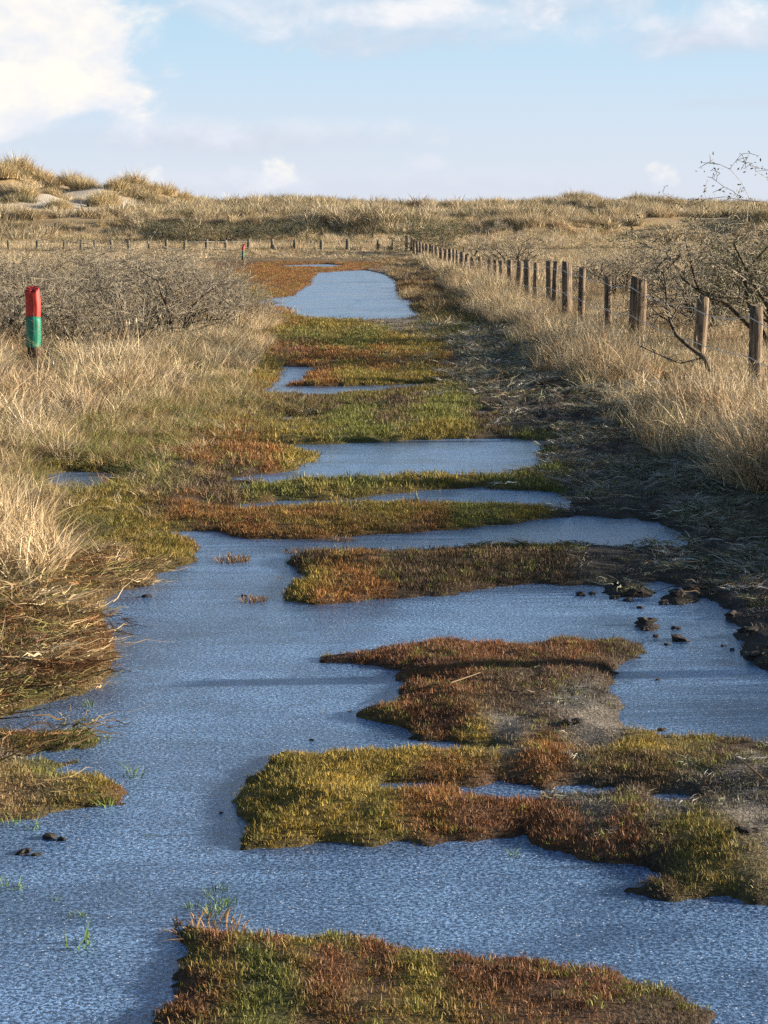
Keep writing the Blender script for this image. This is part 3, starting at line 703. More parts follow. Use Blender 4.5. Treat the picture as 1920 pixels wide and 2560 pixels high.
# --- soft olive and tan grass on the left shore, litter at the water's edge
x, y = spots(7.0, 24, lambda y: 95, xlo=-6.5, xhi=-0.8)
w = sample(Wg, x, y); off = left_edge(y) - x
k = (w < -0.12) & (off > -2.2) & (off < 0.5) & (rng.random(len(x)) < sstep(-1.5, -0.1, off + (fbm(x * 2, y * 1.5, 81) - 0.5) * 1.8) * 0.95 + 0.07)
x, y, off = x[k], y[k], off[k]; n = len(x)
c = pick([(0.29, 0.26, 0.09), (0.45, 0.34, 0.18), (0.24, 0.24, 0.07), (0.55, 0.44, 0.28), (0.28, 0.17, 0.075)], [3, 3, 2, 2, 1.5], n) * rng.uniform(0.7, 1.15, (n, 1))
scatter('soft_grass', 'low olive and straw coloured grass on the left shore', 'grass', 'soft', x, y, sample(Zg, x, y) - 0.01, tilt_rot(n, 0.15, -0.05, 0.2), s3(rng.uniform(0.5, 0.95, n), rng.uniform(0.35, 0.95, n) * (0.5 + 0.5 * sstep(-1, 0.2, off))), c)
x, y = spots(5.5, 14.5, lambda y: 170, xlo=-4.2, xhi=-0.9)
u = CX + x / y * FPX; v = HOR + EYE / y * FPX
w = sample(Wg, x, y)
dens = sstep(520, 330, u) * sstep(1380, 1480, v) * (1 - 0.6 * sstep(1780, 1850, v))
k = (w < -0.03) & (rng.random(len(x)) < dens * (0.35 + 0.65 * sstep(0.4, 0.55, fbm(x * 3, y * 2, 83, 3))))
x, y = x[k], y[k]; n = len(x)
c = pick([(0.42, 0.30, 0.15), (0.26, 0.12, 0.05), (0.58, 0.46, 0.28), (0.27, 0.24, 0.08), (0.13, 0.07, 0.03)], [3, 3, 1.2, 2.5, 2.5], n) * rng.uniform(0.7, 1.15, (n, 1))
scatter('straw_litter', 'flattened straw and rust coloured litter along the left shore', 'grass', 'litter', x, y, sample(Zg, x, y) + rng.uniform(0, 0.03, n),
        np.stack([rng.normal(0, 0.1, n), rng.normal(0.03, 0.1, n), rng.normal(0, 1.0, n)], 1), s3(rng.uniform(0.5, 1.15, n)), c)
# bright clump bending over the near left shore
P2 = poly([(-420, 1420), (-40, 1490), (120, 1490), (150, 1430), (115, 1350), (40, 1290), (-40, 1255), (-420, 1220)])
x, y = spots(10, 17, lambda y: 120, xlo=-5.5, xhi=-1.8)
d = -sdf(np.stack([x, y], 1), P2); k = (d > 0) & (rng.random(len(x)) < 0.35 + d); x, y, d = x[k], y[k], d[k]; n = len(x)
c = pick([(0.58, 0.45, 0.27), (0.5, 0.37, 0.21), (0.64, 0.52, 0.34)], [3, 2, 2], n) * rng.uniform(0.8, 1.1, (n, 1))
scatter('bleached_grass', 'bleached pale grass clump bending over the near left shore', 'grass', 'tan', x, y, sample(Zg, x, y) - 0.01, tilt_rot(n, 0.5, -0.15, 0.25), s3(rng.uniform(0.6, 0.9, n), rng.uniform(0.4, 0.7, n)), c)

# --- rough grassland between the banks and the dunes
x, y = spots(50, 152, lambda y: 5.0 if y < 100 else 3.4)
off = np.maximum(x - right_edge(y), left_edge(y) - x); off = np.where(y > 104, 2.0, off)
wn2 = sample(Wg, x, y)
patch = fbm(x * 0.22, y * 0.10, 91, 4)
k = (off > 0.7) & (wn2 < -0.6) & (rng.random(len(x)) < np.clip(0.3 + 2.5 * (patch - 0.3), 0.2, 1))
k &= ~((y > 98) & (y < 113) & (x > -6) & (x < 2.5) & (rng.random(len(x)) < 0.45))
x, y, patch = x[k], y[k], patch[k]; n = len(x)
c = pick(TANS, (4, 3.4, 2.2, 1.4, 0.6), n) * rng.uniform(0.75, 1.15, (n, 1))
s = rng.uniform(0.7, 1.2, n); hs = s * (0.55 + 0.8 * patch)
low = (x < -8) & (y < 112); hs = np.where((y > 104) & (y < 125.5), hs * 0.28, hs)
scatter('rough_grass', 'rough tan grassland between the track and the dunes', 'grass', 'field', x, y, sample(Zg, x, y) - 0.02, tilt_rot(n, -0.1, 0, 0.12), s3(s, hs * np.where(low, 0.75, 1.0)), c)

# --- small brown tussocks on the trodden edge between the fence grass and the pool
x, y = spots(38, 104, lambda y: 5.5, xlo=-5.5, xhi=3.0)
offr, offl = x - right_edge(y), left_edge(y) - x
k = (((offr > -1.3) & (offr < 0.4)) | ((offl > -0.7) & (offl < 0.4))) & (sample(Wg, x, y) < -0.15) & (rng.random(len(x)) < sstep(0.44, 0.6, fbm(x * 1.1, y * 0.35, 97, 3)))
x, y = x[k], y[k]; n = len(x)
c = pick([(0.40, 0.29, 0.15), (0.27, 0.17, 0.08), (0.5, 0.39, 0.23), (0.25, 0.2, 0.09)], (3, 3, 2, 2), n) * rng.uniform(0.7, 1.15, (n, 1))
s = rng.uniform(0.35, 0.75, n)
scatter('brown_tussocks', 'little brown tussocks on the trodden edge of the far pool', 'grass', 'field', x, y, sample(Zg, x, y) - 0.02, tilt_rot(n, -0.15, 0, 0.15), s3(s, s * rng.uniform(0.35, 0.7, n)), c)

# --- dune grass
x, y = spots(140, 262, lambda y: 1.1 if y < 200 else 0.85)
sb = sample(SBg, x, y)
clump = fbm(x * 0.28, y * 0.13, 95, 4)
k = (rng.random(len(x)) > sb * 0.93) & (rng.random(len(x)) < np.clip(0.05 + 7.0 * (clump - 0.46), 0.04, 1))
x, y, clump = x[k], y[k], clump[k]; n = len(x)
c = pick([(0.50, 0.40, 0.25), (0.38, 0.31, 0.185), (0.60, 0.50, 0.34), (0.27, 0.235, 0.135), (0.33, 0.25, 0.15)], (4, 3, 2.5, 2, 1), n) * rng.uniform(0.75, 1.15, (n, 1))
s = rng.uniform(0.55, 1.4, n) * np.clip(0.2 + 1.9 * (clump - 0.1), 0.4, 1.6)
scatter('dune_grass', 'tussocky dune grass covering the dune belt', 'grass', 'tuss', x, y, sample(Zg, x, y) - 0.04, tilt_rot(n, -0.1, 0, 0.12), s3(s * 1.25, s * 1.15), c)

# ------------------------------------------------------------------ posts
def post_mesh(name, z0, z1, r, seed, slant=0.0, taper=0.06, sides=14, rings=9, crack=True, sq=0.0):
    """rough round post from z0 to z1 with cracks, a worn slanted top and slightly wavy sides"""
    g = random.Random(seed); V, F = [], []
    offs = [1 + g.uniform(-0.07, 0.07) for _ in range(sides)]
    crk = g.randrange(sides) if crack else -1
    ca = g.uniform(0, 6.28)
    for k in range(rings):
        t = k / (rings - 1)
        cx_, cy_ = 0.012 * math.sin(3 * t + seed), 0.012 * math.cos(2.3 * t + seed)
        for i in range(sides):
            a = 2 * math.pi * i / sides
            rr = r * (1 + taper * (1 - t)) * offs[i] * (1 + g.uniform(-0.03, 0.03))
            if i == crk: rr *= 0.74
            z = z0 + (z1 - z0) * t
            if k == rings - 1: z += slant * math.cos(a - ca) * r + g.uniform(-0.012, 0.008); rr *= 0.93
            V.append((cx_ + rr * math.cos(a), cy_ + rr * math.sin(a), z))
    for k in range(rings - 1):
        for i in range(sides):
            j = (i + 1) % sides
            F.append((k * sides + i, k * sides + j, (k + 1) * sides + j, (k + 1) * sides + i))
    b = (rings - 1) * sides
    V.append((V[b][0] * 0 + 0.0, 0.0, z1 - 0.008)); c = len(V) - 1
    for i in range(sides): F.append((b + i, b + (i + 1) % sides, c))
    me = bpy.data.meshes.new(name); me.from_pydata(V, [], F); me.update()
    for p in me.polygons: p.use_smooth = len(p.vertices) == 4
    return me

def tube_mesh(name, pts, r, sides=5):
    pts = [Vector(p) for p in pts]; V, F = [], []
    for i, p in enumerate(pts):
        d = (pts[min(i + 1, len(pts) - 1)] - pts[max(i - 1, 0)]).normalized()
        a = d.cross(Vector((0, 0, 1))); a = a.normalized() if a.length > 1e-4 else Vector((1, 0, 0)); b = d.cross(a)
        rr = r[i] if isinstance(r, list) else r
        for k in range(sides):
            t = 2 * math.pi * k / sides; V.append(p + a * (rr * math.cos(t)) + b * (rr * math.sin(t)))
    for i in range(len(pts) - 1):
        for k in range(sides):
            j = (k + 1) % sides
            F.append((i * sides + k, i * sides + j, (i + 1) * sides + j, (i + 1) * sides + k))
    F.append(tuple(range(sides))[::-1]); n = len(pts) - 1; F.append(tuple(n * sides + k for k in range(sides)))
    me = bpy.data.meshes.new(name); me.from_pydata(V, [], F); me.update()
    for p in me.polygons: p.use_smooth = True
    return me

def wire_points(tops, drop, seed, sag=0.05):
    g = random.Random(seed); out = []
    for i in range(len(tops) - 1):
        a, b = Vector(tops[i]), Vector(tops[i + 1]); n = 10
        s = sag * g.uniform(0.3, 1.3) * min((b - a).length / 3.0, 1.4)
        for k in range(n):
            t = k / n; p = a.lerp(b, t); p.z -= drop + s * 4 * t * (1 - t) + (g.uniform(-0.006, 0.006) if k else 0)
            p.x -= 0.0
            out.append(p)
    e = Vector(tops[-1]); e.z -= drop; out.append(e)
    return out

# the fence along the right of the track: (px x, px y of the top, width in px, tilt)
FP = [(1886, 759, 34, 0.0), (1745, 740, 31, 0.03), (1588, 690, 40, 0.03), (1517, 684, 19, 0), (1453, 667, 17, 0), (1415, 655, 24, 0), (1383, 651, 10, 0.02), (1371, 650, 15, 0), (1337, 654, 12, 0), (1315, 651, 17, 0), (1294, 650, 16, 0),
      (1273, 649, 14, 0.01), (1253, 650, 11, -0.02), (1237, 648, 10, 0), (1216, 642, 10, 0.09), (1199, 641, 11, 0), (1178, 639, 11, 0.03), (1161, 635, 11, 0.1), (1151, 629, 12, 0.08), (1142, 624, 8, 0), (1134, 623, 9, 0), (1124, 621, 10, 0), (1112, 620, 9, 0),
      (1101, 619, 9, 0), (1090, 615, 9, 0), (1082, 612, 8, 0), (1075, 610, 9, 0), (1066, 608, 9, 0), (1058, 607, 8, 0), (1050, 603, 8, 0), (1043, 601, 8, 0), (1036, 597, 8, 0), (1029, 593, 8, 0), (1022, 592, 8, 0)]
fence_pts = []
for (px, py, wpx, tl) in FP:
    u = (px - CX) / FPX
    d = 4.6 / (u + 0.025)
    fence_pts.append((u * d, d, EYE - (py - HOR) / FPX * d, wpx / FPX * d / 2, tl))
for d in (18.6, 15.4, 12.3, 9.0): fence_pts.insert(0, (4.6 - 0.025 * d, d, 1.1 + 0.08 * math.sin(d * 3), 0.07, 0.02 * math.sin(d)))
fence_pts.sort(key=lambda p: p[1])
fr_ = empty('post_and_wire_fence', (fence_pts[0][0], fence_pts[0][1], 0))
tag(fr_, 'row of rough brown wooden posts with two wires along the right of the track', 'fence')
org = Vector(fr_.location)
tops = []
for i, (fx, fy, ft, r, tl) in enumerate(fence_pts):
    z = gz(fx, fy)
    o = link_mesh('post', post_mesh('post', z - 0.35 - ft + ft, ft, min(max(r, 0.055), 0.13), 100 + i, slant=random.uniform(0, 0.5)), M['post'], fr_)
    o.location = Vector((fx, fy, 0)) - org; o.rotation_euler = (random.uniform(-0.02, 0.02), tl + random.uniform(-0.015, 0.015), random.uniform(0, 6.28) if not tl else 0)
    tops.append((fx - min(max(r, 0.055), 0.13) * 1.02 - 0.004, fy - 0.01, ft))
for drop, sd_ in ((0.13, 3), (0.56, 9)):
    pts = [p - org for p in wire_points(tops, drop, sd_)]
    link_mesh('wire', tube_mesh('wire', pts, 0.0055, 5), M['wire'], fr_)

# the fence across the far end
CF = [(-150, 600, 8), (-60, 601, 8), (30, 600, 8), (100, 600, 8), (167, 599, 7), (210, 599, 8), (243, 599, 7), (285, 599, 8), (328, 600, 8), (376, 602, 7), (422, 598, 8), (466, 599, 8), (521, 598, 9), (569, 599, 9), (623, 597, 9), (683, 596, 9), (740, 599, 8), (805, 600, 8), (871, 597, 10), (945, 598, 8), (980, 598, 7), (1016, 588, 10)]
cf = empty('field_fence', (-9, 123, 0))
tag(cf, 'line of thin grey posts with wire crossing the grassland below the dunes', 'fence')
org = Vector(cf.location); tops = []
for i, (px, py, wpx) in enumerate(CF):
    d = 123 + 2.0 * math.sin(i * 0.5); fx = (px - CX) / FPX * d; ft = EYE - (py - HOR) / FPX * d
    o = link_mesh('post', post_mesh('post', gz(fx, d) - 0.3, ft, wpx / FPX * d / 2, 300 + i, slant=0.2, sides=10, rings=5), M['grey_post'], cf)
    o.location = Vector((fx, d, 0)) - org; o.rotation_euler = (0, random.uniform(-0.05, 0.05), 0)
    tops.append((fx, d - 0.1, ft))
for drop, sd_ in ((0.12, 4), (0.5, 5)):
    link_mesh('wire', tube_mesh('wire', [p - org for p in wire_points(tops, drop, sd_, 0.03)], 0.007, 4), M['wire'], cf)

# red and green marker posts
def marker(px, ybase, ytop, wpx, label, seed, split=(0.355, 0.715), tilt=0.0):
    fx, d = at(px, ybase); ft = EYE - (ytop - HOR) / FPX * d; z = gz(fx, d); r = wpx / FPX * d / 2
    m = empty('marker_post', (fx, d, z)); tag(m, label, 'marker post', 'route markers'); h = ft - z; m.rotation_euler = (0, tilt, 0)
    full = (EYE - (ybase - HOR) / FPX * d); H = ft - full
    z1 = ft - split[0] * H - z; z2 = ft - split[1] * H - z
    link_mesh('bare_wood', post_mesh('bare_wood', -0.4, z2 + 0.01, r * 0.97, seed, 0.0, 0.02, 18, 10), M['stake'], m)
    link_mesh('green_band', post_mesh('green_band', z2, z1 + 0.005, r, seed + 1, 0.0, 0.0, 18, 8), M['green'], m)
    # red top: cut at a slant that faces the track
    me = post_mesh('red_band', z1, h, r * 1.02, seed + 2, 0.0, 0.0, 18, 9)
    for v in me.vertices:
        if v.co.z > h - 0.03: v.co.z += (v.co.y / r) * 0.045 + (v.co.x / r) * 0.012 - 0.035
    link_mesh('red_band', me, M['red'], m)
    return m
marker(85, 925, 712, 37, 'thick wooden marker post painted red over green beside the left thorn bushes', 501)
marker(608, 657, 610, 6.5, 'slim red and green marker post standing at the far fence', 511, (0.33, 0.66), 0.03)

# ------------------------------------------------------------------ thorn bushes
def bush_segments(seed, height, spread, stems, depth=5, lean=(0, 0), dense=1.0, tree=False):
    g = random.Random(seed); segs = []
    def grow(p, d, L, r, lev):
        n = 3 if lev < 2 else 2
        for k in range(n):
            d = (d + Vector((g.gauss(0, 0.24), g.gauss(0, 0.24), g.gauss(0, 0.20) + (0.05 if lev > 0 else 0.10))) + Vector((lean[0], lean[1], 0)) * 0.05).normalized()
            if p.z > height * 0.86 and d.z > 0: d.z *= 0.3; d.normalize()
            if p.z < 0.12 and d.z < 0: d.z = abs(d.z)
            q = p + d * (L / n); r2 = r * (0.82 if lev < 2 else 0.78)
            segs.append((p.copy(), q.copy(), r, r2, lev)); p, r = q, r2
            if lev < depth:
                m = (1 if g.random() < 0.8 * dense else 0) + (1 if g.random() < 0.28 * dense else 0)
                for _ in range(m):
                    ax = Vector((g.gauss(0, 1), g.gauss(0, 1), g.gauss(0, 0.7))).normalized()
                    dd = (d * g.uniform(0.35, 0.9) + ax * g.uniform(0.6, 1.0)).normalized()
                    grow(p.copy(), dd, L * g.uniform(0.5, 0.85), r * g.uniform(0.5, 0.75), lev + 1)
            elif g.random() < 0.6:
                ax = Vector((g.gauss(0, 1), g.gauss(0, 1), g.gauss(0, 1))).normalized()
                segs.append((p.copy(), p + ax * 0.05 * height, r * 0.7, r * 0.35, lev + 1))
    for s in range(stems):
        a = 6.283 * s / stems + g.uniform(-0.5, 0.5)
        tl = g.uniform(0.25, 1.0) * spread
        d = Vector((math.cos(a) * tl + lean[0], math.sin(a) * tl + lean[1], 1.0)).normalized()
        grow(Vector((0.06 * math.cos(a), 0.06 * math.sin(a), -0.05)), d, height * g.uniform(0.45, 0.65), 0.02 * height * g.uniform(0.7, 1.2) * (1.5 if tree else 1), 0)
    return segs

def seg_mesh(name, segs, sides, rmin=0.0035):
    n = len(segs)
    p0 = np.array([s[0] for s in segs]); p1 = np.array([s[1] for s in segs])
    r0 = np.maximum(np.array([s[2] for s in segs]), rmin); r1 = np.maximum(np.array([s[3] for s in segs]), rmin * 0.7)
    d = p1 - p0; d /= np.linalg.norm(d, axis=1)[:, None] + 1e-9
    ref = np.where(np.abs(d[:, 2:3]) < 0.9, np.array([[0, 0, 1.0]]), np.array([[1.0, 0, 0]]))
    a = np.cross(d, ref); a /= np.linalg.norm(a, axis=1)[:, None]; b = np.cross(d, a)
    V = np.zeros((n, 2 * sides, 3))
    for k in range(sides):
        t = 2 * math.pi * k / sides; o = a * math.cos(t) + b * math.sin(t)
        V[:, k] = p0 + o * r0[:, None]; V[:, sides + k] = p1 + o * r1[:, None]
    base = (np.arange(n) * 2 * sides)[:, None]
    F = np.concatenate([base + np.array([k, (k + 1) % sides, sides + (k + 1) % sides, sides + k]) for k in range(sides)], 0)
    return mesh_np(name, V.reshape(-1, 3), [F], True)

def leaf_mesh(name, segs, seed, n, size):
    g = np.random.default_rng(seed)
    tips = np.array([s[1] for s in segs if s[4] >= 3]); sel = tips[g.integers(0, len(tips), n)] + g.normal(0, 0.03, (n, 3))
    a = g.normal(0, 1, (n, 3)); a /= np.linalg.norm(a, axis=1)[:, None]; b = np.cross(a, g.normal(0, 1, (n, 3))); b /= np.linalg.norm(b, axis=1)[:, None]
    s = size * g.uniform(0.6, 1.3, (n, 1))
    V = np.stack([sel - a * s, sel + b * s * 0.4, sel + a * s, sel - b * s * 0.4], 1)
    return mesh_np(name, V.reshape(-1, 3), [np.arange(4 * n).reshape(n, 4)], False, {'rnd': ('FLOAT', np.repeat(g.random(n), 4))})

BUSH = {}
def bush_kind(key, **kw):
    leaves = kw.pop('leaves', 0)
    segs = bush_segments(**kw)
    tr = [s for s in segs if s[4] <= 1]; tw = [s for s in segs if s[4] > 1]
    BUSH[key] = (seg_mesh('trunk', tr, 6, 0.006), seg_mesh('twigs', tw, 3, 0.0042), leaf_mesh('leaves', segs, 5, leaves, 0.022) if leaves else None)
    print(key, len(segs))
bush_kind('a', seed=1, height=1.4, spread=1.0, stems=8, depth=4, dense=1.2)
bush_kind('b', seed=2, height=1.3, spread=1.2, stems=8, depth=4, dense=1.2, lean=(0.15, 0))
bush_kind('c', seed=3, height=1.25, spread=1.1, stems=7, depth=4, dense=1.2, lean=(0.35, 0))
bush_kind('d', seed=4, height=1.45, spread=0.9, stems=6, depth=4, dense=1.2, tree=True)
bush_kind('big', seed=5, height=2.6, spread=0.9, stems=7, depth=5, leaves=5000, lean=(-0.2, 0), dense=1.0)
bush_kind('leafy', seed=6, height=1.6, spread=1.1, stems=6, depth=4, leaves=6000)
bush_kind('sapling', seed=8, height=1.7, spread=0.35, stems=2, depth=4, tree=True, dense=0.8)

def bush(px, d, key, label, scale=1.0, rz=0.0, hz=1.0, twig='twig', group=None, name='thorn_bush'):
    fx = (px - CX) / FPX * d
    b = empty(name, (fx, d, gz(fx, d)), rz); b.scale = (scale, scale, scale * hz); tag(b, label, 'bush', group)
    t, w, l = BUSH[key]
    if not t.materials: t.materials.append(M['bark'])
    if not w.materials: w.materials.append(M[twig])
    link_mesh('trunk', t, None, b); tag(link_mesh('twigs', w, None, b), kind='stuff')
    if l:
        if not l.materials: l.materials.append(M['leaf'])
        tag(link_mesh('leaves', l, None, b), kind='stuff')
    return b
GL = 'bare thorn bushes of the left thicket'
for (px, d, key, sc, rz, hz, lab) in [
    (20, 28.6, 'a', 0.95, 0.3, 0.9, 'bare thorn bush tangled round the red and green marker post'),
    (185, 29.6, 'b', 0.95, 1.0, 0.95, 'bare thorn bush just right of the thick marker post'),
    (328, 29.0, 'd', 0.85, 2.4, 0.95, 'thorn bush with a dark bare forked stem rising from pale grass'),
    (430, 31.5, 'a', 1.05, 3.6, 1.0, 'tall grey thorn bush in the middle of the left thicket'),
    (520, 34.0, 'b', 0.95, 5.0, 0.95, 'thorn bush behind the pale grass at the track side of the thicket'),
    (590, 37.5, 'c', 0.85, 0.0, 0.9, 'windswept thorn bush reaching out towards the frozen pool'),
    (300, 34.5, 'c', 1.1, 3.2, 1.0, 'wide thorn bush behind the forked stem'),
    (90, 34.0, 'd', 1.0, 0.9, 0.95, 'thorn bush behind the red topped post')]:
    bush(px, d, key, lab, sc, rz, hz, group=GL)
for i, (px, d, key, sc, rz) in enumerate([(-60, 31, 'b', 1.0, 2.0), (-20, 38, 'a', 1.1, 4.0), (200, 39, 'b', 1.1, 4.4), (360, 41, 'a', 1.1, 0.7), (460, 40, 'd', 1.05, 5.5), (110, 44, 'c', 1.2, 1.7), (270, 46, 'a', 1.15, 2.7), (400, 47, 'b', 1.1, 3.3), (20, 48, 'b', 1.1, 0.2), (510, 45, 'c', 0.95, 0.4)]):
    bush(px, d, key, 'grey thorn bush in the back of the left thicket', sc, rz, 0.95, group=GL)
bush(1935, 29, 'big', 'big dark thorn bush with some green leaves behind the nearest fence posts', 1.12, 0.3, 0.98, name='thorn_bush')
bush(1775, 33, 'c', 'wide bare bush with dark stems behind the fence beside the big thorn bush', 1.35, 3.1, 1.1)
bush(1820, 36, 'leafy', 'dense low leafy bush behind the fence next to the big thorn bush', 1.05, 1.3, 1.0)
bush(1900, 42, 'big', 'tall bare bush standing farther behind the big thorn bush', 0.85, 2.2, 0.9)
bush(1560, 47, 'b', 'thin bare bush behind the thick fence post', 1.15, 2.9, 1.0)
bush(1470, 52, 'd', 'small bare bush behind the middle fence posts', 1.1, 1.1, 0.95)
bush(1285, 68, 'a', 'open bare bush in tan grass behind the short fence posts', 1.35, 0.2, 0.95)
bush(1172, 88, 'sapling', 'little bare sapling behind the fence in pale grass', 1.05, 0.6, 1.0, name='sapling')
for px, d, sc, rz, lab in [(1050, 116, 1.6, 0.4, 'olive bush at the far corner post of the fence'), (1100, 112, 1.6, 1.9, 'olive bush beside the corner bush behind the fence')]:
    bush(px, d, 'leafy', lab, sc, rz, 0.8)
for px, d, sc, rz in [(560, 137, 1.9, 0.4), (640, 136, 1.8, 2.0), (700, 139, 2.0, 3.1), (480, 140, 2.0, 4.0), (420, 142, 1.9, 5.0)]:
    bush(px, d, 'leafy', 'low dark green bush below the dune scarp', sc, rz, 0.5, group='low bushes under the dunes')
# gnarled branch hanging over the wire by the second post
def gnarled():
    fx, d = 4.15, 23.6
    b = empty('gnarled_bush', (fx, d, gz(fx, d))); tag(b, 'dark gnarled thorn branch leaning over the wire between two fence posts', 'bush')
    K = 23.6 / FPX
    g = random.Random(77)
    def pt(px, py): return Vector(((px - CX) * K - fx, g.uniform(-0.12, 0.12), EYE - (py - HOR) * K - gz(fx, d)))
    main = [pt(*p) for p in [(1800, 985), (1760, 890), (1718, 860), (1690, 835), (1672, 800), (1664, 760), (1660, 715), (1655, 680)]]
    for p in main: p.y = g.uniform(-0.03, 0.03)
    segs = []; rr = 0.032
    for i in range(len(main) - 1):
        segs.append((main[i], main[i + 1], rr, rr * 0.87, 0)); rr *= 0.87
    def chain(pts, r, lev):
        for i in range(len(pts) - 1): segs.append((pts[i], pts[i + 1], r, r * 0.8, lev)); r *= 0.8
    chain([main[4], pt(1690, 770), pt(1708, 745), pt(1702, 720)], 0.014, 1); chain([main[-1], pt(1675, 655), pt(1690, 640), pt(1720, 628)], 0.012, 1)
    chain([main[-1], pt(1635, 672), pt(1650, 650), pt(1665, 640)], 0.010, 1); chain([main[-2], pt(1640, 690), pt(1632, 675)], 0.010, 1)
    chain([main[1], pt(1700, 905), pt(1640, 880), pt(1600, 862)], 0.010, 1)
    for s in list(segs):
        for _ in range(7 if s[4] else 4):
            p = s[0].lerp(s[1], g.random()); dd = Vector((g.gauss(0, 1), g.gauss(0, 0.7), g.gauss(0.3, 0.8))).normalized(); r = 0.006
            for k in range(4):
                q = p + dd * g.uniform(0.04, 0.09); segs.append((p, q, r, r * 0.8, 2)); p = q; r *= 0.8; dd = (dd + Vector((g.gauss(0, 0.5), g.gauss(0, 0.4), g.gauss(0, 0.5)))).normalized()
                if g.random() < 0.4: segs.append((p, p + Vector((g.gauss(0, 0.05), g.gauss(0, 0.05), g.gauss(0, 0.05))), r, r * 0.6, 2))
    link_mesh('trunk', seg_mesh('trunk', [s for s in segs if s[4] < 2], 7, 0.005), M['bark'], b)
    tag(link_mesh('twigs', seg_mesh('twigs', [s for s in segs if s[4] == 2], 3, 0.0035), M['twig'], b), kind='stuff')
gnarled()

# ------------------------------------------------------------------ big tussocks one can tell apart on the left dune
TM = []
for s in range(3):
    m = blades_mesh('marram_tussock', 900, 1.0, 1.25, 0.035, 0.7, 4, 0.3, seed=400 + s, dome=0.55); m.materials.append(M['marram']); TM.append(m)
for i, (px, d, sc) in enumerate([(55, 214, 2.1), (20, 209, 1.8), (95, 216, 1.6), (185, 216, 1.6), (215, 212, 1.5), (275, 206, 1.7), (340, 217, 1.8), (300, 212, 1.4), (420, 220, 1.5), (140, 205, 1.2), (70, 200, 1.5), (255, 198, 1.4), (385, 216, 1.3), (460, 222, 1.4), (-30, 214, 1.9), (160, 196, 1.3), (230, 220, 1.5), (520, 222, 1.3), (600, 224, 1.2), (120, 214, 1.5)]):
    fx = (px - CX) / FPX * d
    o = link_mesh('marram_tussock', TM[i % 3]); o.location = (fx, d, gz(fx, d) - 0.1); o.rotation_euler = (0, 0, i * 1.7); o.scale = (sc * 0.85, sc * 0.85, sc)
    lab = 'tallest shaggy grass tussock crowning the highest hump of the dune' if i == 0 else 'tall shaggy dune grass tussock standing up from the sandy dune'
    tag(o, lab, 'grass tussock', 'big tussocks on the left dune')

# ------------------------------------------------------------------ small things on the ice and shore
def clod_mesh(seed):
    bm = bmesh.new(); bmesh.ops.create_icosphere(bm, subdivisions=2, radius=1.0)
    g = np.random.default_rng(seed); ph = g.random(6) * 6.28
    for v in bm.verts:
        c = v.co; k = 1 + 0.22 * math.sin(3 * c.x + ph[0]) + 0.2 * math.sin(4 * c.y + ph[1]) + 0.2 * math.sin(5 * c.z + 3 * c.x + ph[2]) + g.uniform(-0.25, 0.25)
        v.co = Vector((c.x * k, c.y * k * 0.8, c.z * k * 0.75))
    me = bpy.data.meshes.new('mud_clod'); bm.to_mesh(me); bm.free(); me.materials.append(M['mud']); return me
CM = [clod_mesh(s) for s in range(5)]
CLODS = [(1617, 1562, 0.045), (1700, 1600, 0.045), (1610, 1575, 0.025), (1640, 1592, 0.02), (1668, 1612, 0.016), (1690, 1572, 0.024), (1730, 1480, 0.06), (1690, 1500, 0.05), (1660, 1510, 0.035), (1560, 1478, 0.06), (1590, 1490, 0.045), (1535, 1495, 0.03), (1450, 1488, 0.03), (1480, 1486, 0.025), (1570, 1502, 0.025),
         (1655, 1826, 0.02), (1808, 1615, 0.014), (1830, 1625, 0.014), (1420, 1838, 0.03), (1441, 1836, 0.025), (1740, 1930, 0.0), (1860, 2130, 0.035), (1885, 2128, 0.02), (1080, 1872, 0.012), (780, 1850, 0.01), (1645, 1700, 0.014), (1600, 1520, 0.02), (1785, 1340, 0.05), (1750, 1365, 0.06), (1770, 1350, 0.04), (1830, 1545, 0.05), (1870, 1590, 0.05), (1885, 1650, 0.04)]
for i, (px, py, r) in enumerate(CLODS):
    if r <= 0: continue
    fx, d = at(px, py); o = link_mesh('mud_clod', CM[i % 5]); o.location = (fx, d, max(gz(fx, d), 0) + r * 0.18); r *= 0.72; o.scale = (r * 1.3, r * 1.5, r * 0.75); o.rotation_euler = (0.2 * math.sin(i), 0, i * 1.3)
    if i < 6 or i in (15, 16, 17, 25): lab, grp = 'small dark mud clod standing alone on open ice off the right shore', 'clods on open ice'
    elif i < 15 or i == 26: lab, grp = 'dark mud clod on the low mud humps below the brown island', 'clods on the mud humps'
    elif i in (18, 19, 23, 24): lab, grp = 'mud clod on the sandy neck between the red and yellow islands', 'clods on the sandy neck'
    elif i in (21, 22): lab, grp = 'mud clod on the frosted end of the broad yellow island', 'clods on the broad island'
    else: lab, grp = 'dark mud clod on the trodden right shore', 'clods on the right shore'
    tag(o, lab, 'clod', grp)
for i, (px, py, r) in enumerate([(125, 2095, 0.03), (155, 2100, 0.02), (60, 2132, 0.028), (92, 2138, 0.018), (120, 1910, 0.025), (175, 1947, 0.022), (240, 1497, 0.03), (368, 1492, 0.03), (190, 1500, 0.02), (610, 1490, 0.02)]):
    fx, d = at(px, py); o = link_mesh('mud_clod', CM[(i + 2) % 5]); o.location = (fx, d, max(gz(fx, d), 0) + r * 0.18); r *= 0.6; o.scale = (r * 1.4, r * 1.6, r * 0.7); o.rotation_euler = (0.2 * math.sin(i), 0, i * 2.3)
    tag(o, 'small muddy lump lying on the ice along the grassy left shore', 'clod', 'muddy lumps on the left')
SP = [blades_mesh('grass_sprig', 16, 0.035, 0.055, 0.0045, 0.6, 3, 0.4, seed=600 + s) for s in range(3)]
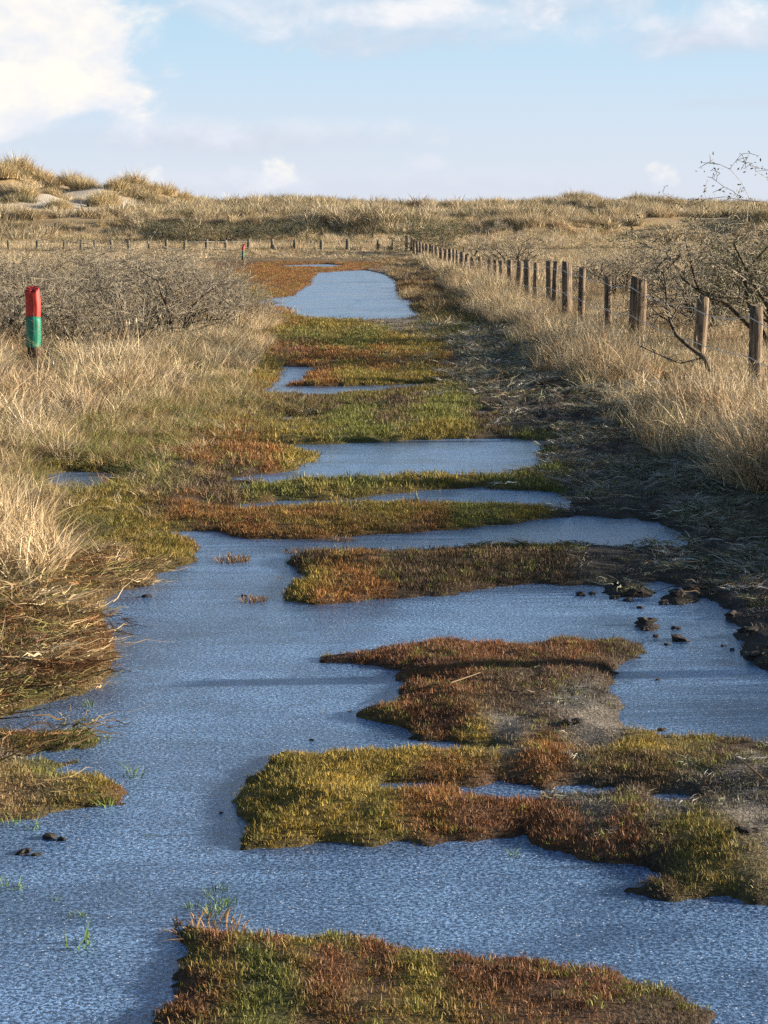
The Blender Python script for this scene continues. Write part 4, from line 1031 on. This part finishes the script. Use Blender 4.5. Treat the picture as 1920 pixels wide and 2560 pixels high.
for m in SP: m.materials.append(M['sprig'])
for i, (px, py, sc, lab) in enumerate([(332, 1938, 1.25, 'fresh green grass sprig alone in open ice'), (192, 2362, 1.25, 'green grass blades poking through ice in the near left corner')]):
    fx, d = at(px, py); o = link_mesh('grass_sprig', SP[i % 3]); o.location = (fx, d, -0.004); o.scale = (sc, sc, sc); tag(o, lab, 'grass sprig')
for i, (px, py, sc) in enumerate([(520, 2235, 0.6), (548, 2225, 0.7), (545, 2268, 0.8), (572, 2262, 0.8), (480, 2270, 0.6), (530, 2285, 0.7), (205, 2290, 0.5), (170, 2290, 0.4), (264, 2012, 1.0), (225, 1690, 0.9), (255, 1680, 0.9), (205, 1855, 0.9), (265, 1850, 0.7), (40, 2220, 0.7), (10, 2210, 0.6), (140, 2250, 0.45), (285, 1650, 0.8), (1280, 2140, 0.55), (30, 2060, 0.9), (80, 2070, 0.8), (225, 1765, 0.7), (370, 2090, 0.35), (700, 2085, 0.35)]):
    fx, d = at(px, py); o = link_mesh('grass_sprig', SP[i % 3]); o.location = (fx, d, -0.004); o.scale = (sc, sc, sc); o.rotation_euler = (0, 0, i)
    tag(o, 'thin little green grass sprig frozen into the ice', 'grass sprig', 'grass sprigs in the ice')
BT = [blades_mesh('brown_tuft', 130, 0.09, 0.038, 0.0048, 0.7, 3, 0.5, seed=620 + s) for s in range(2)]
for m in BT: m.materials.append(M['brown'])
for i, (px, py, sc, lab) in enumerate([(578, 1400, 1.3, 'yellow brown grass tuft alone in the ice by the left shore'), (745, 1380, 0.9, 'small brown grass tuft above the dark island'), (632, 1500, 0.9, 'flat brown tuft with straw lying in open ice'), (525, 2328, 1.2, 'brown grass tuft at the tip of the nearest island'), (670, 1215, 1.0, 'brown tuft between two strips of ice'), (850, 1350, 1.0, 'rust coloured tuft below the long olive strip')]):
    fx, d = at(px, py); o = link_mesh('brown_tuft', BT[i % 2]); o.location = (fx, d, -0.002); o.scale = (sc, sc * 1.2, sc * 0.8); tag(o, lab, 'grass tuft')
def stem(pts, r, lab):
    P3 = []
    for (px, py, dz) in pts:
        fx, d = at(px, py); P3.append(Vector((fx, d, max(gz(fx, d), 0) + dz)))
    o = Vector(P3[0]); fine = []
    for i in range(len(P3) - 1):
        for k in range(4): fine.append(P3[i].lerp(P3[i + 1], k / 4) - o)
    fine.append(P3[-1] - o)
    s = link_mesh('straw_stem', tube_mesh('straw_stem', fine, [r * (1 - 0.5 * i / len(fine)) for i in range(len(fine))], 6), M['straw']); s.location = o; tag(s, lab, 'straw')
stem([(-40, 1800, 0.01), (40, 1770, 0.03), (100, 1748, 0.035), (162, 1738, 0.02)], 0.006, 'long pale straw stem lying over the left shore above the ice')
stem([(1122, 1757, 0.03), (1160, 1745, 0.035), (1200, 1733, 0.03)], 0.004, 'short pale straw lying on the red brown island')
stem([(1905, 1988, 0.02), (1860, 1960, 0.03), (1830, 1940, 0.03)], 0.004, 'thin straw lying on the shaded end of the broad island')
print('objects', len(C.objects))
